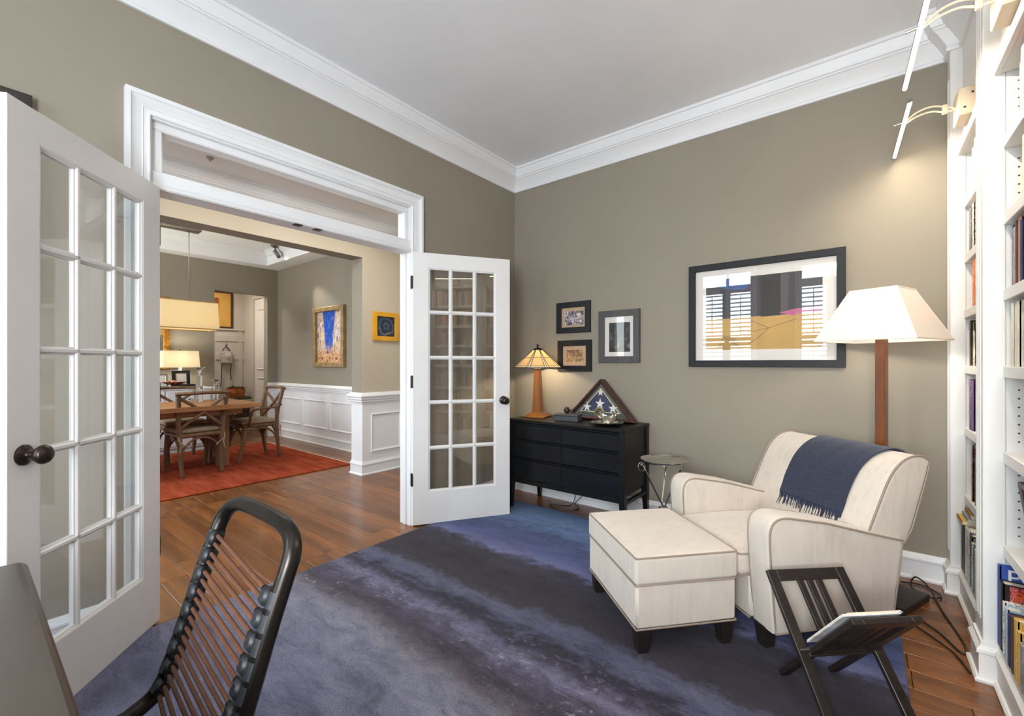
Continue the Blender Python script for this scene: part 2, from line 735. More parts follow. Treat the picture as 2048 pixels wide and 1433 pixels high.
# ceilings
c = MB()
c.box(XH1, XC + 0.1, YW - 0.15, 3.8, HC, HC + 0.1)
c.box(XH0, XA - 0.12, YW - 0.1, 3.8, 2.777, HC)
TX0, TX1, TY0, TY1, TZ = -7.46, -4.72, -0.7, 3.08, 2.777
c.box(XD - 0.14, TX0, -1.0, YB, TZ, HC)
c.box(TX1, XH1, -1.0, YB, TZ, HC)
c.box(TX0, TX1, -1.0, TY0, TZ, HC)
c.box(TX0, TX1, TY1, YB, TZ, HC)
c.box(TX0, TX1, TY0, TY1, 3.0, HC)
c.box(XR, XD - 0.14, 1.3, 3.52, 2.78, 2.86)
struct(c.build('ceiling', CEIL))
c = MB()
c.mould([(0, 2.915), (0.014, 2.915), (0.018, 2.93), (0.045, 2.965), (0.05, 2.98), (0.062, 2.982), (0.062, 3.0), (0, 3.0)],
        [(TX1, TY0), (TX1, TY1), (TX0, TY1), (TX0, TY0)], True)
struct(c.build('trim_1', WHITE, smooth=30))

CROWN = [(0, 2.855), (0.014, 2.855), (0.019, 2.866), (0.014, 2.878), (0.024, 2.897), (0.042, 2.922), (0.06, 2.944), (0.068, 2.952),
         (0.074, 2.953), (0.074, 2.966), (0.083, 2.967), (0.086, 2.982), (0.096, 3.0), (0.103, 3.027), (0.112, 3.029), (0.112, 3.05), (0, 3.05)]
FX, PX = 0.405, 0.357            # bookcase face frame and pilaster front
c = MB()
c.mould(CROWN, [(FX, YW), (FX, 1.65), (PX, 1.65), (PX, 1.79), (FX, 1.79), (FX, 2.44), (PX, 2.44), (PX, 2.58), (FX, 2.58), (FX, 3.255),
                (PX, 3.255), (PX, YB), (XA, YB), (XA, YW)], True)
struct(c.build('trim_2', WHITE, smooth=25))
c = MB()
CR2 = [(d_, z_ - 0.273) for d_, z_ in CROWN]
c.mould(CR2, [(XH0, 3.7), (XH0, YW)])
c.mould(CR2, [(XA - 0.12, YW), (XA - 0.12, 3.7)])
struct(c.build('trim_3', WHITE, smooth=25))

BASEP = [(0, 0), (0.025, 0), (0.026, 0.010), (0.02, 0.018), (0.014, 0.020), (0.014, 0.103), (0.02, 0.108), (0.02, 0.118), (0.013, 0.128),
         (0.008, 0.146), (0, 0.146)]
b = MB()
b.mould(BASEP, [(PX, YB), (XA, YB), (XA, 2.205)])
struct(b.build('baseboard_back', WHITE, smooth=25))
b = MB()
b.mould(BASEP, [(XA, 0.465), (XA, YW), (FX, YW)])
struct(b.build('baseboard_left', WHITE, smooth=25))
wpath = [(XH0, 3.7), (XH0, 2.72), (XH1, 2.72), (XH1, YB), (XD, YB), (XD, 3.197)]
b = MB()
b.mould(BASEP, wpath)
b.mould(BASEP, [(XD, 2.433), (XD, -1.0)])
struct(b.build('baseboard_hall', WHITE, smooth=25))
b = MB()
b.mould([(0, 0.1), (0.005, 0.1), (0.005, 0.8), (0, 0.8)], wpath)
wain = struct(b.build('trim_4', WHITE))
wain['label'] = 'white panelled wainscot below the chair rail in hall and dining room'
b = MB()
b.mould([(0, 0.772), (0.012, 0.772), (0.014, 0.785), (0.024, 0.795), (0.024, 0.808), (0.034, 0.822), (0.034, 0.838), (0.046, 0.85), (0.046, 0.862),
         (0.012, 0.893), (0, 0.893)], wpath)
b.build('chair_rail', WHITE, wain, smooth=25)
PMP = [(0, 0), (0, 0.01), (0.007, 0.016), (0.014, 0.012), (0.02, 0.006), (0.024, 0.005), (0.024, 0)]
MW = MX((1, 0, 0), (0, 0, 1), (0, -1, 0), (0, YB - 0.005, 0))
for x0, x1 in ((-7.6, -6.9), (-6.82, -6.11), (-6.03, -5.32), (-5.24, -4.53)):
    q = MB()
    q.mould(PMP, [(x0, 0.245), (x1, 0.245), (x1, 0.66), (x0, 0.66)], True, MW)
    q.build('panel_moulding', WHITE, wain)
MH = MX((0, 1, 0), (0, 0, 1), (1, 0, 0), (XH0 + 0.005, 0, 0))
q = MB()
q.mould(PMP, [(2.82, 0.24), (3.217, 0.24), (3.217, 0.66), (2.82, 0.66)], True, MH)
q.build('panel_moulding', WHITE, wain)

# double-door frame with its transom
MA = MX((0, 1, 0), (0, 0, 1), (1, 0, 0), (XA, 0, 0))
q = MB()
cas = [(0, -0.02), (0, 0.014), (0.004, 0.019), (0.009, 0.019), (0.012, 0.012), (0.026, 0.013), (0.03, 0.017), (0.034, 0.015), (0.05, 0.017),
       (0.068, 0.023), (0.073, 0.026), (0.076, 0.032), (0.095, 0.033), (0.095, 0)]
q.mould(cas, [(0.567, 0), (0.567, 2.383), (2.108, 2.383), (2.108, 0)], False, MA)
dframe = struct(q.build('trim_5', WHITE, smooth=25))
dframe['label'] = 'white moulded casing around the double doorway and transom'
q = MB()
q.box(XA - 0.12, XA + 0.002, 0.558, 0.574, 0, 2.39)
q.box(XA - 0.12, XA + 0.002, 2.101, 2.118, 0, 2.39)
q.box(XA - 0.12, XA + 0.002, 0.574, 2.101, 2.376, 2.39)
q.box(XA - 0.075, XA - 0.045, 2.09, 2.101, 0, 2.04, 0.002)
q.box(XA - 0.075, XA - 0.045, 0.574, 0.585, 0, 2.04, 0.002)
q.build('door_jamb', WHITE, dframe)
for y in (1.267, 1.39):
    q = MB()
    q.box(XA - 0.03, XA + 0.014, y - 0.022, y + 0.022, 2.038, 2.043, 0.001)
    q.build('strike_plate', BRONZE, dframe)
q = MB()
q.box(XA - 0.12, XA - 0.006, 0.574, 2.101, 2.06, 2.134, 0.004)
q.box(XA - 0.12, XA + 0.016, 0.574, 2.101, 2.042, 2.066, 0.007)
q.box(XA - 0.12, XA + 0.004, 0.574, 2.101, 2.066, 2.078, 0.004)
q.box(XA - 0.1, XA - 0.02, 0.574, 2.101, 2.336, 2.378, 0.006)
q.box(XA - 0.1, XA - 0.02, 0.574, 0.62, 2.134, 2.336, 0.006)
q.box(XA - 0.1, XA - 0.02, 2.064, 2.101, 2.134, 2.336, 0.006)
t1 = struct(q.build('window_1', WHITE))
t1['label'] = 'wide single-pane transom above the double doors'
q = MB()
q.box(XA - 0.062, XA - 0.058, 0.618, 2.066, 2.132, 2.338)
q.build('pane', GLASS, t1)

# french doors


def french_door(name, hinge, d, side, label, W=0.762):
    D = Vector((d[0], d[1], 0)).normalized()
    root = bpy.data.objects.new(name, None)
    COL.objects.link(root)
    root.location = (hinge[0], hinge[1], 0)
    root.rotation_euler = (0, 0, math.atan2(D.y, D.x))
    struct(root)
    root['label'] = label
    y0, y1 = (0.0, 0.035) if side > 0 else (-0.035, 0.0)
    x = [0.002, 0.118, 0.645 * W / 0.762, W]
    z = [0.01, 0.25, 1.93, 2.038]
    q = MB()
    for a, b_ in ((x[0], x[1]), (x[2], x[3])):
        q.box(a, b_, y0, y1, z[0], z[3], 0.002)
    q.box(x[1] - 0.003, x[2] + 0.003, y0 + 0.0004, y1 - 0.0004, z[0], z[1], 0.0)
    q.box(x[1] - 0.003, x[2] + 0.003, y0 + 0.0004, y1 - 0.0004, z[2], z[3], 0.0)
    q.build('door_frame', DOORW, root)
    yc = (y0 + y1) / 2
    # stepped sticking round the glazed field
    q = MB()
    st = [(0, -0.016), (0, 0.016), (0.006, 0.0135), (0.007, 0.0105), (0.013, 0.009), (0.014, 0.005), (0.014, -0.005), (0.013, -0.009), (0.007, -0.0105), (0.006, -0.0135)]
    Md = MX((1, 0, 0), (0, 0, 1), (0, -1, 0), (0, yc, 0))
    q.mould(st, [(x[1], z[1]), (x[2], z[1]), (x[2], z[2]), (x[1], z[2])], True, Md)
    q.build('glazing_bead', DOORW, root)
    vx = [0.288 * (W + 0.3) / 1.062, 0.476 * (W + 0.1) / 0.862]
    hz = [0.576, 0.918, 1.255, 1.596]
    mp = [(-0.014, -0.006), (-0.014, 0.006), (-0.009, 0.008), (-0.008, 0.011), (-0.005, 0.0145), (0.005, 0.0145), (0.008, 0.011), (0.009, 0.008),
          (0.014, 0.006), (0.014, -0.006), (0.009, -0.008), (0.008, -0.011), (0.005, -0.0145), (-0.005, -0.0145), (-0.008, -0.011), (-0.009, -0.008)]
    for v in vx:
        q = MB()
        q.prism([(v + a, yc + b_) for a, b_ in mp], z[1], z[2])
        q.build('muntin', DOORW, root)
    Mh = MX((0, 0, 1), (0, 1, 0), (-1, 0, 0), (0, 0, 0))
    for h in hz:
        q = MB()
        q.prism([(h + a, yc + b_) for a, b_ in mp], -x[2], -x[1], Mh)
        q.build('muntin', DOORW, root)
    ex = [x[1]] + vx + [x[2]]
    ez = [z[1]] + hz + [z[2]]
    for i in range(3):
        for j in range(5):
            q = MB()
            q.box(ex[i] + 0.004, ex[i + 1] - 0.004, yc - 0.0015, yc + 0.0015, ez[j] + 0.004, ez[j + 1] - 0.004)
            q.build('pane', GLASS, root)
    for s in (-1, 1):
        yk = y0 if s < 0 else y1
        Mk = MX((1, 0, 0), (0, 0, 1) if s < 0 else (0, 0, -1), (0, s, 0), (W - 0.055, yk, 0.92))
        q = MB()
        q.lathe([(0.0, 0.0), (0.033, 0.0), (0.033, 0.004), (0.029, 0.008), (0.016, 0.011), (0.013, 0.014), (0.011, 0.018), (0.011, 0.03), (0.015, 0.034),
                 (0.024, 0.04), (0.03, 0.05), (0.031, 0.056), (0.028, 0.065), (0.02, 0.072), (0.009, 0.0755), (0.0, 0.076)], 24, M=Mk)
        q.build('door_knob', BRONZE, root, smooth=40)
    for h in (0.348, 1.075, 1.812):
        q = MB()
        ys = y0
        sg = -1
        q.box(-0.012, 0.001, ys, ys + 0.03, h - 0.046, h + 0.046, 0.002)
        q.tube([(-0.004, ys + sg * 0.004, h - 0.046), (-0.004, ys + sg * 0.004, h + 0.046)], 0.0065, 8)
        q.build('hinge', BLACKM, root)
    return root


french_door('door_1', (-2.607, 2.092), (0.53, 0.848), 1, 'open glazed door at right, beside the dresser')
french_door('door_2', (-2.583, 0.592), (0.735, -0.679), -1, 'open glazed door at left, behind the desk', 0.737)

# shuttered windows behind the viewpoint, seen in the picture glass
lv = MB()
Ml = Matrix.Rotation(math.radians(-24), 4, 'X')
lv.box(-0.165, 0.165, -0.03, 0.03, -0.0045, 0.0045, 0.003, M=Ml)
louver0 = None
for wi, (a, b_) in enumerate(WIN):
    q = MB()
    Mwf = MX((-1, 0, 0), (0, 0, 1), (0, 1, 0), (0, YW, 0))
    q.mould([(0, -0.02), (0, 0.015), (0.07, 0.022), (0.09, 0.022), (0.09, 0)], [(-a, WZ0), (-b_, WZ0), (-b_, WZ1), (-a, WZ1)][::-1], True, Mwf)
    q.box(a, a + 0.035, YW - 0.15, YW, WZ0, WZ1)
    q.box(b_ - 0.035, b_, YW - 0.15, YW, WZ0, WZ1)
    q.box(a, b_, YW - 0.15, YW, WZ0, WZ0 + 0.04)
    q.box(a, b_, YW - 0.15, YW, WZ1 - 0.035, WZ1)
    q.box(a, b_, YW - 0.13, YW + 0.0, 2.49, 2.55)
    mid = (a + b_) / 2
    q.box(mid - 0.02, mid + 0.02, YW - 0.13, YW - 0.08, WZ0, WZ1)
    q.box(mid - 0.03, mid + 0.03, YW - 0.03, YW, WZ0, 2.5)
    wo = struct(q.build('window_%d' % (wi + 2), WHITE))
    for (u0, u1) in ((a + 0.035, mid - 0.02), (mid + 0.02, b_ - 0.035)):
        for (h0, h1) in ((WZ0 + 0.04, 2.49), (2.55, WZ1 - 0.035)):
            q = MB()
            q.box(u0, u1, YW - 0.105, YW - 0.102, h0, h1)
            q.build('pane', GLASS, wo)
        for (h0, h1) in ((0.6, 1.575), (1.6, 2.485)):
            cx = (u0 + u1) / 2
            q = MB()
            for s in (-1, 1):
                q.box(cx + s * 0.165, cx + s * 0.207, YW - 0.028, YW + 0.002, h0, h1, 0.003)
            q.box(cx - 0.166, cx + 0.166, YW - 0.028, YW + 0.002, h0, h0 + 0.06)
            q.box(cx - 0.166, cx + 0.166, YW - 0.028, YW + 0.002, h1 - 0.06, h1)
            q.tube([(cx, YW + 0.02, h0 + 0.09), (cx, YW + 0.02, h1 - 0.09)], 0.006, 6)
            sh = q.build('shutter', WHITE, wo)
            k = int((h1 - h0 - 0.12) / 0.066)
            for i in range(k):
                z = h0 + 0.06 + (i + 0.5) * (h1 - h0 - 0.12) / k
                if louver0 is None:
                    louver0 = lv.build('louver', WHITE, sh)
                    louver0.location = (cx, YW - 0.013, z)
                else:
                    child_copy(louver0, (cx, YW - 0.013, z), sh)
q = MB()
q.box(-30, 12, -40, YW - 0.6, -0.5, -0.35)
tag(q.build('lawn', plain('grass', (70, 96, 44), 0.9, var=0.3, scale=1)), 'green lawn outside the shuttered windows', 'lawn')

# ------------------------------------------------------------------ built-in bookcases along the right wall
SHZ = [0.49, 0.838, 1.157, 1.444, 1.727, 2.015]      # undersides of the shelves
ST = 0.042
BOT = 0.165
VAL = 2.30
BAYS = [(2.58, 3.255), (1.79, 2.44), (1.0, 1.65)]
BACK = 0.70
bay_names = ['bookcase nearest the picture wall', 'second bookcase from the picture wall', 'third bookcase from the picture wall']
PRAIL = [(0, 0), (0.024, 0), (0.026, 0.01), (0.02, 0.018), (0.013, 0.02), (0.013, 0.105), (0.02, 0.11), (0.02, 0.122), (0.008, 0.136), (0.008, 0.15), (0, 0.15)]
pinm = plain('pin_hole', (40, 40, 44), 0.7)
for bi, (ya, yb) in enumerate(BAYS):
    t = thing('bookcase', 'tall white built-in ' + bay_names[bi], 'bookcase', (FX, (ya + yb) / 2, 0))
    ox, oy = FX, (ya + yb) / 2
    h = (yb - ya) / 2

    def B(name, x0, x1, y0, y1, z0, z1, bev=0.0, mat=CREAMW):
        q = MB()
        q.box(x0 - ox, x1 - ox, y0 - oy, y1 - oy, z0, z1, bev)
        return q.build(name, mat, t)
    B('side_panel', FX + 0.0125, BACK, yb, yb + 0.019, 0, 2.86)
    B('side_panel', FX + 0.002, BACK, ya, ya + 0.012, 0, 2.86)
    B('back_panel', BACK, BACK + 0.012, ya, yb + 0.02, 0, 2.86)
    # pilasters: far one belongs to each bay, near one to the last bay
    pl = [(yb, min(yb + 0.14, YB))] + ([(ya - 0.14, ya)] if bi == 2 else [])
    for (p0, p1) in pl:
        q = MB()
        q.box(PX - ox, FX + 0.012 - ox, p0 - oy, p1 - oy, 0, 2.86, 0.003)
        q.box(PX + 0.006 - ox, BACK - ox, p0 + 0.02 - oy, p1 - 0.002 - oy if p1 < YB else p1 - oy, 0, 2.86)
        pi = q.build('pilaster', CREAMW, t)
        q = MB()
        path = [(FX + 0.02, p0), (PX, p0), (PX, p1)] + ([(FX + 0.02, p1)] if p1 < YB else [])
        q.mould(PRAIL, [(x - ox, y - oy) for x, y in path][::1])
        q.build('plinth', CREAMW, pi, smooth=25)
        q = MB()
        for k in range(3):
            yy = p0 + (p1 - p0) * (0.28 + 0.22 * k) - oy
            q.box(PX - 0.003 - ox, PX - ox, yy - 0.004, yy + 0.004, 0.22, 2.72, 0.0014)
        q.build('fluting', CREAMW, pi)
    q = MB()
    q.mould(PRAIL, [(0, ya - oy), (0, yb - oy)])
    q.box(-0.002, BACK - ox, ya - oy, yb - oy, 0, BOT, 0.003)
    q.build('base', CREAMW, t, smooth=25)
    for z in SHZ:
        B('shelf', FX + 0.004, BACK, ya + 0.0125, yb - 0.001, z, z + ST, 0.002)
    q = MB()
    q.box(-0.002, BACK - ox, ya - oy, yb - oy, VAL, 2.86, 0.002)
    q.box(-0.024, 0.0, ya - oy + 0.001, yb - oy - 0.001, VAL - 0.004, VAL + 0.05, 0.004)
    q.build('fascia', CREAMW, t)
    q = MB()
    zs = []
    lo = [BOT] + [z + ST for z in SHZ]
    hi = SHZ + [VAL]
    for a, b_ in zip(lo, hi):
        z = a + 0.04
        while z < b_ - 0.02:
            zs.append(z)
            z += 0.032
    for z in zs:
        for xx in (0.044, 0.25):
            for yy, s in ((yb, -1), (ya, 1)):
                q.add([(xx - 0.004, yy - oy + s * 0.0006, z), (xx, yy - oy + s * 0.0006, z - 0.004), (xx + 0.004, yy - oy + s * 0.0006, z), (xx, yy - oy + s * 0.0006, z + 0.004)], [(0, 1, 2, 3)])
    po = q.build('pin_hole', pinm, t)
    po['kind'] = 'stuff'

# books
NAMED = {'black': (28, 26, 26), 'cream': (222, 212, 192), 'white': (232, 228, 222), 'red': (172, 36, 30), 'navy': (40, 48, 84), 'blue': (48, 78, 156),
         'orange': (226, 110, 36), 'tan': (176, 138, 92), 'grey': (138, 136, 138), 'charcoal': (62, 60, 62), 'purple': (108, 78, 122), 'teal': (72, 118, 128),
         'salmon': (214, 132, 112), 'brown': (96, 62, 44), 'pale blue': (168, 192, 206), 'yellow': (216, 168, 66), 'olive': (112, 104, 66), 'pink': (216, 168, 164),
         'maroon': (96, 34, 40), 'ivory': (226, 220, 200)}
bookm = {}
for k, c_ in NAMED.items():
    bookm[k] = plain('book_' + k.replace(' ', '_'), c_, 0.45, var=0.1, scale=9)
    x = N('book_print_' + k.replace(' ', '_'))
    v = x.coords((60, 60, 22), rand=True)
    f = x.noise(v, 1.6, 3, 0.6)
    o2 = {'white': (70, 60, 66), 'cream': (110, 70, 52), 'ivory': (96, 60, 60), 'black': (220, 210, 196)}.get(k, tuple(min(255, q_ * 0.45 + 130) for q_ in c_))
    x.base(x.ramp(f, [(0.5, c_), (0.56, o2), (0.62, c_)]))
    bookm[k + '*'] = x.set(0.4)
PAPER = plain('page_edges', (226, 216, 196), 0.85, var=0.04, scale=40)
ORD = ['first', 'second', 'third', 'fourth', 'fifth', 'sixth', 'seventh', 'eighth', 'ninth', 'tenth', 'eleventh', 'twelfth', 'thirteenth', 'fourteenth',
       'fifteenth', 'sixteenth', 'seventeenth', 'eighteenth', 'nineteenth', 'twentieth']
ROWN = ['bottom', 'second', 'third', 'fourth', 'fifth', 'sixth', 'top']
BAYN = ['far', 'middle', 'near']
bigtext = []


def text_mesh(s, size, name, mat, parent, M, depth=0.0006):
    cu = bpy.data.curves.new(name, 'FONT')
    cu.body = s
    cu.size = size
    cu.extrude = depth
    cu.align_x = 'LEFT'
    ob = bpy.data.objects.new(name, cu)
    COL.objects.link(ob)
    me = bpy.data.meshes.new_from_object(ob.evaluated_get(bpy.context.evaluated_depsgraph_get()))
    bpy.data.objects.remove(ob)
    me.materials.clear()
    me.materials.append(mat)
    me.transform(M)
    o = bpy.data.objects.new(name, me)
    COL.objects.link(o)
    if parent: o.parent = parent
    return o


def book(y, z, th, ht, dp, colour, printed, label, group=None, lean=0.0, xf=None):
    """upright book, spine towards the room (-x); y is its far (left-hand) side"""
    xf = FX + 0.035 if xf is None else xf
    t = thing('book', label, 'book', (xf, y - th / 2, z + 0.0005), 0, group)
    q = MB()
    c_ = 0.003
    q.box(0, dp, -th / 2, -th / 2 + c_, 0, ht)
    q.box(0, dp, th / 2 - c_, th / 2, 0, ht)
    q.prism([(0.0, -th / 2), (0.004, -th / 2), (0.004, th / 2), (0, th / 2), (-0.003, th * 0.3), (-0.004, 0), (-0.003, -th * 0.3)], 0, ht)
    q.build('cover', bookm[colour + ('*' if printed else '')], t)
    q = MB()
    q.box(0.004, dp - 0.004, -th / 2 + c_, th / 2 - c_, 0.004, ht - 0.005)
    q.build('pages', PAPER, t)
    return t


# (colour, printed, thickness, height fraction) seen from the left on each shelf, bottom shelf first
FAR = [
    [('black', 0, 0.05, 0.78), ('black', 0, 0.047, 0.78), ('white', 0, 0.058, 0.77), ('white', 1, 0.06, 0.77), ('charcoal', 1, 0.05, 0.75), ('ivory', 1, 0.039, 0.68), ('teal', 0, 0.035, 0.66), ('white', 0, 0.035, 0.66)],
    [('brown', 1, 0.03, 0.92), ('red', 1, 0.03, 0.86), ('charcoal', 1, 0.028, 0.84), ('black', 0, 0.033, 0.82), ('white', 1, 0.048, 0.79), ('black', 0, 0.03, 0.9)],
    [('purple', 1, 0.05, 0.93), ('purple', 0, 0.05, 0.92), ('ivory', 1, 0.058, 0.9), ('black', 1, 0.058, 0.9)],
    [('charcoal', 0, 0.04, 0.94), ('olive', 1, 0.018, 0.9), ('cream', 1, 0.042, 0.72), ('black', 1, 0.04, 0.88), ('salmon', 1, 0.037, 0.7), ('salmon', 1, 0.037, 0.7)],
    [('pink', 1, 0.026, 0.9), ('orange', 0, 0.035, 0.97), ('orange', 1, 0.034, 0.95), ('orange', 0, 0.035, 0.96), ('white', 1, 0.035, 0.97), ('red', 1, 0.035, 0.95)],
    [('grey', 1, 0.046, 0.9), ('salmon', 1, 0.03, 0.92), ('white', 1, 0.046, 0.9), ('ivory', 1, 0.045, 0.92), ('grey', 1, 0.05, 0.85)],
    [('white', 0, 0.042, 0.9), ('pale blue', 0, 0.03, 0.86), ('white', 1, 0.03, 0.94), ('ivory', 0, 0.04, 0.94), ('yellow', 0, 0.04, 0.9)],
]
FAR0 = [0.045, 0.13, 0.085, 0.09, 0.1, 0.085, 0.12]
MID = [
    [('blue', 0, 0.022, 0.93), ('black', 0, 0.05, 0.78), ('white', 1, 0.024, 0.6), ('pale blue', 1, 0.04, 0.58), ('navy', 0, 0.045, 0.56), ('brown', 0, 0.04, 0.6)],
    [],
    [],
    [('ivory', 0, 0.026, 0.95), ('grey', 0, 0.014, 0.95), ('ivory', 0, 0.03, 0.95), ('cream', 0, 0.03, 0.94), ('ivory', 0, 0.03, 0.95), ('cream', 0, 0.04, 0.95)],
    [('navy', 1, 0.012, 0.98), ('purple', 1, 0.03, 0.88), ('grey', 1, 0.03, 0.9), ('brown', 0, 0.025, 0.96), ('salmon', 0, 0.04, 0.97), ('navy', 0, 0.04, 0.9)],
    [('cream', 0, 0.05, 0.9), ('white', 1, 0.05, 0.94), ('salmon', 0, 0.04, 0.9)],
    [('grey', 0, 0.03, 0.86), ('white', 1, 0.03, 0.92), ('grey', 1, 0.045, 0.94), ('salmon', 0, 0.05, 0.9)],
]
br = random.Random(11)
cols = list(NAMED)
START = {(1, 5): 0.17, (1, 0): 0.014, (1, 3): 0.03, (1, 4): 0.03, (1, 6): 0.12, (2, 4): 0.3}
for bi, (ya, yb) in enumerate(BAYS):
    for row in range(7):
        lo = BOT if row == 0 else SHZ[row - 1] + ST
        hi = (SHZ + [VAL])[row]
        spec = (FAR[row] if bi == 0 else MID[row] if bi == 1 else [])
        if bi == 1 and row in (1, 2):
            lo_y = yb - 0.4
            spec = []
        else:
            lo_y = yb - START.get((bi, row), FAR0[row] if bi == 0 else 0.03)
        y = lo_y
        i = 0
        while y > ya + 0.06:
            if i < len(spec):
                c_, pr, th, hf = spec[i]
            else:
                c_ = br.choice(cols)
                pr, th, hf = br.random() < 0.6, br.uniform(0.026, 0.052), br.uniform(0.68, 0.95) * (0.75 if (bi == 0 and row == 0) else 0.7 if (bi == 1 and row == 0) else 1)
            if y - th < ya + 0.02: break
            ht = (hi - lo) * hf - 0.006
            lab = '%s %s with %s spine, %s from left, %s shelf, %s bookcase' % (
                c_, 'book' if th < 0.035 else 'thick book', 'patterned' if pr else 'plain', ORD[i], ROWN[row], BAYN[bi])
            bk = book(y, lo, th, ht, br.uniform(0.17, 0.215), c_, pr, lab, 'books on the built-in shelves', xf=FX + (-0.01 if (bi < 2 and row == 0) else br.uniform(0.01, 0.028)))
            if bi == 1 and row == 0 and i == 0:
                bigtext.append((bk, 'PO', 0.075, ht - 0.062, th))
            if bi == 1 and row == 0 and i == 1:
                q = MB()
                q.box(0.016, 0.2, -th / 2 - 0.0006, -th / 2 + 0.001, 0.004, ht - 0.004)
                q.build('front_cover', bookm['red*'], bk)['label'] = 'red front cover with orange letters'
                bigtext.append((bk, 'RAS', 0.056, ht - 0.058, th))
            y -= th + 0.0012
            i += 1
# lettering on the face of two books that stand turned towards the room
WHT = plain('white_print', (236, 234, 230), 0.5)
ORG = plain('orange_print', (232, 92, 36), 0.5)
for bk, s, size, zz, th in bigtext:
    text_mesh(s, size, 'lettering', WHT if s == 'PO' else ORG, bk, MX((1, 0, 0), (0, 0, 1), (0, -1, 0), (0.024 if s == 'RAS' else 0.016, -th / 2 - 0.001, zz)))
# three books lying on the standing row of the far bookcase
zz = BOT + (SHZ[0] - BOT) * 0.78 - 0.004
for k, (c_, th, dy, dx, nm) in enumerate((('yellow', 0.018, 0.0, -0.014, 'yellow book lying flat, lowest of three on the bottom row of books'),
                                      ('pale blue', 0.016, -0.012, 0.004, 'pale blue book lying flat, middle of three on the bottom row of books'),
                                      ('tan', 0.022, -0.02, 0.012, 'tan book lying flat, topmost of three on the bottom row of books'))):
    t = thing('book', nm, 'book', (FX - 0.012 + dx, 3.236 + dy, zz), 0, 'books on the built-in shelves')
    q = MB()
    q.box(0, 0.2, -0.15, 0, 0, 0.002); q.box(0, 0.2, -0.15, 0, th - 0.002, th); q.box(0, 0.002, -0.15, 0, 0, th)
    q.build('cover', bookm[c_], t)
    q = MB()
    q.box(0.004, 0.196, -0.147, -0.003, 0.002, th - 0.002)
    q.build('pages', PAPER, t)
    zz += th + 0.0008
# dark moulded photo frame standing in the middle bookcase
t = thing('photo_frame', 'dark brown moulded photo frame standing on second shelf of the middle bookcase', 'frame', (FX + 0.05, 2.39, SHZ[0] + ST + 0.001), 0)
Mf = MX((0, -1, 0), (-0.14, 0, 0.99), (-0.99, 0, -0.14), (0.03, 0, 0.004))
q = MB()
q.mould([(0, 0), (0, 0.012), (-0.006, 0.016), (-0.02, 0.012), (-0.026, 0.006), (-0.026, 0)], [(0.0, 0.0), (0.24, 0.0), (0.24, 0.25), (0.0, 0.25)][::-1], True, Mf)
q.build('frame', MAHOG, t, smooth=25)
q = MB()
q.prism([(0.0, 0.0), (0.24, 0), (0.24, 0.25), (0.0, 0.25)], 0.0, 0.004, Mf)
q.build('print', plain('dark_photo', (84, 62, 52), 0.4, var=0.5, scale=25), t)
# large letter on the near bookcase, reflected in the door glass
t = thing('letter_ornament', 'freestanding cream letter on the fifth shelf of the near bookcase', 'ornament', (FX + 0.08, 1.62, SHZ[3] + ST + 0.001), 0)
text_mesh('A', 0.27, 'letter', plain('cream_letter', (214, 196, 160), 0.6), t, MX((0, -1, 0), (0, 0, 1), (-1, 0, 0), (0, 0, 0.0)), 0.012)

# picture-light wands on the bookcases
LEDM = emis('led_strip', (255, 226, 186), 26)
IVORY = plain('ivory_enamel', (222, 204, 176), 0.4, var=0.03)
for i, yc in enumerate((2.907, 2.117, 1.327)):
    t = thing('bookcase_light', 'slim glowing linear light on a curved arm over the ' + BAYN[i] + ' bookcase', 'light', (FX - 0.002, yc, 2.40), 0, 'bookcase lights')
    q = MB()
    q.box(-0.066, 0.001, -0.075, 0.075, -0.062, 0.062, 0.004)
    bx = q.build('driver_box', IVORY, t)
    for (u, v) in ((-0.045, -0.03), (-0.02, 0.03)):
        q = MB()
        q.lathe([(0.0, 0.003), (0.004, 0.002), (0.005, 0.0)], 8, M=MX((1, 0, 0), (0, 0, 1), (0, -1, 0), (u, -0.0755, v)))
        q.build('screw', BRONZE, bx)
    for s in (-1, 1):
        q = MB()
        q.tube(spline([(-0.06, 0, 0.0), (-0.10, 0, 0.012 * s + 0.012), (-0.15, 0, 0.012 * s + 0.03), (-0.2, 0, 0.01 * s + 0.022), (-0.236, 0, 0.006 * s)], 6), 0.0042, 8)
        q.build('arm', IVORY, t, smooth=40)
    q = MB()
    q.box(-0.112, -0.092, -0.008, 0.008, -0.01, 0.034, 0.003)
    q.build('arm_clamp', IVORY, t)
    q = MB()
    pts = [(-0.237, -0.20, 0.012), (-0.268, 0.40, -0.02)]
    q.tube(pts, 0.0085, 10)
    hb = q.build('light_bar', NICKEL, t, smooth=40)
    q = MB()
    d = (Vector(pts[1]) - Vector(pts[0]))
    q.tube([Vector(pts[0]) + d * 0.02 + Vector((0.001, 0, -0.004)), Vector(pts[0]) + d * 0.98 + Vector((0.001, 0, -0.004))], 0.0078, 10)
    q.build('led_strip', LEDM, hb, smooth=40)
    mid_ = (Vector(pts[0]) + Vector(pts[1])) / 2 + Vector((FX - 0.002, yc, 2.40)) + Vector((0.004, 0, -0.014))
    lo_ = light('led_light', 'AREA', tuple(mid_), 8, (1.0, 0.88, 0.72), 0.02, 0.58)
    lo_.rotation_euler = (0, math.radians(-14), math.radians(3))
    q = MB()
    q.tube([(-0.252, 0.0, 0.0), (-0.285, 0.0, -0.004)], 0.005, 8)
    q.build('tilt_knob', NICKEL, t, smooth=40)

# ------------------------------------------------------------------ study: rug
x = N('rug_wool')
v = x.coords((1, 1, 1))
sep = x.n('SeparateXYZ')
x.l(v, sep.inputs[0])
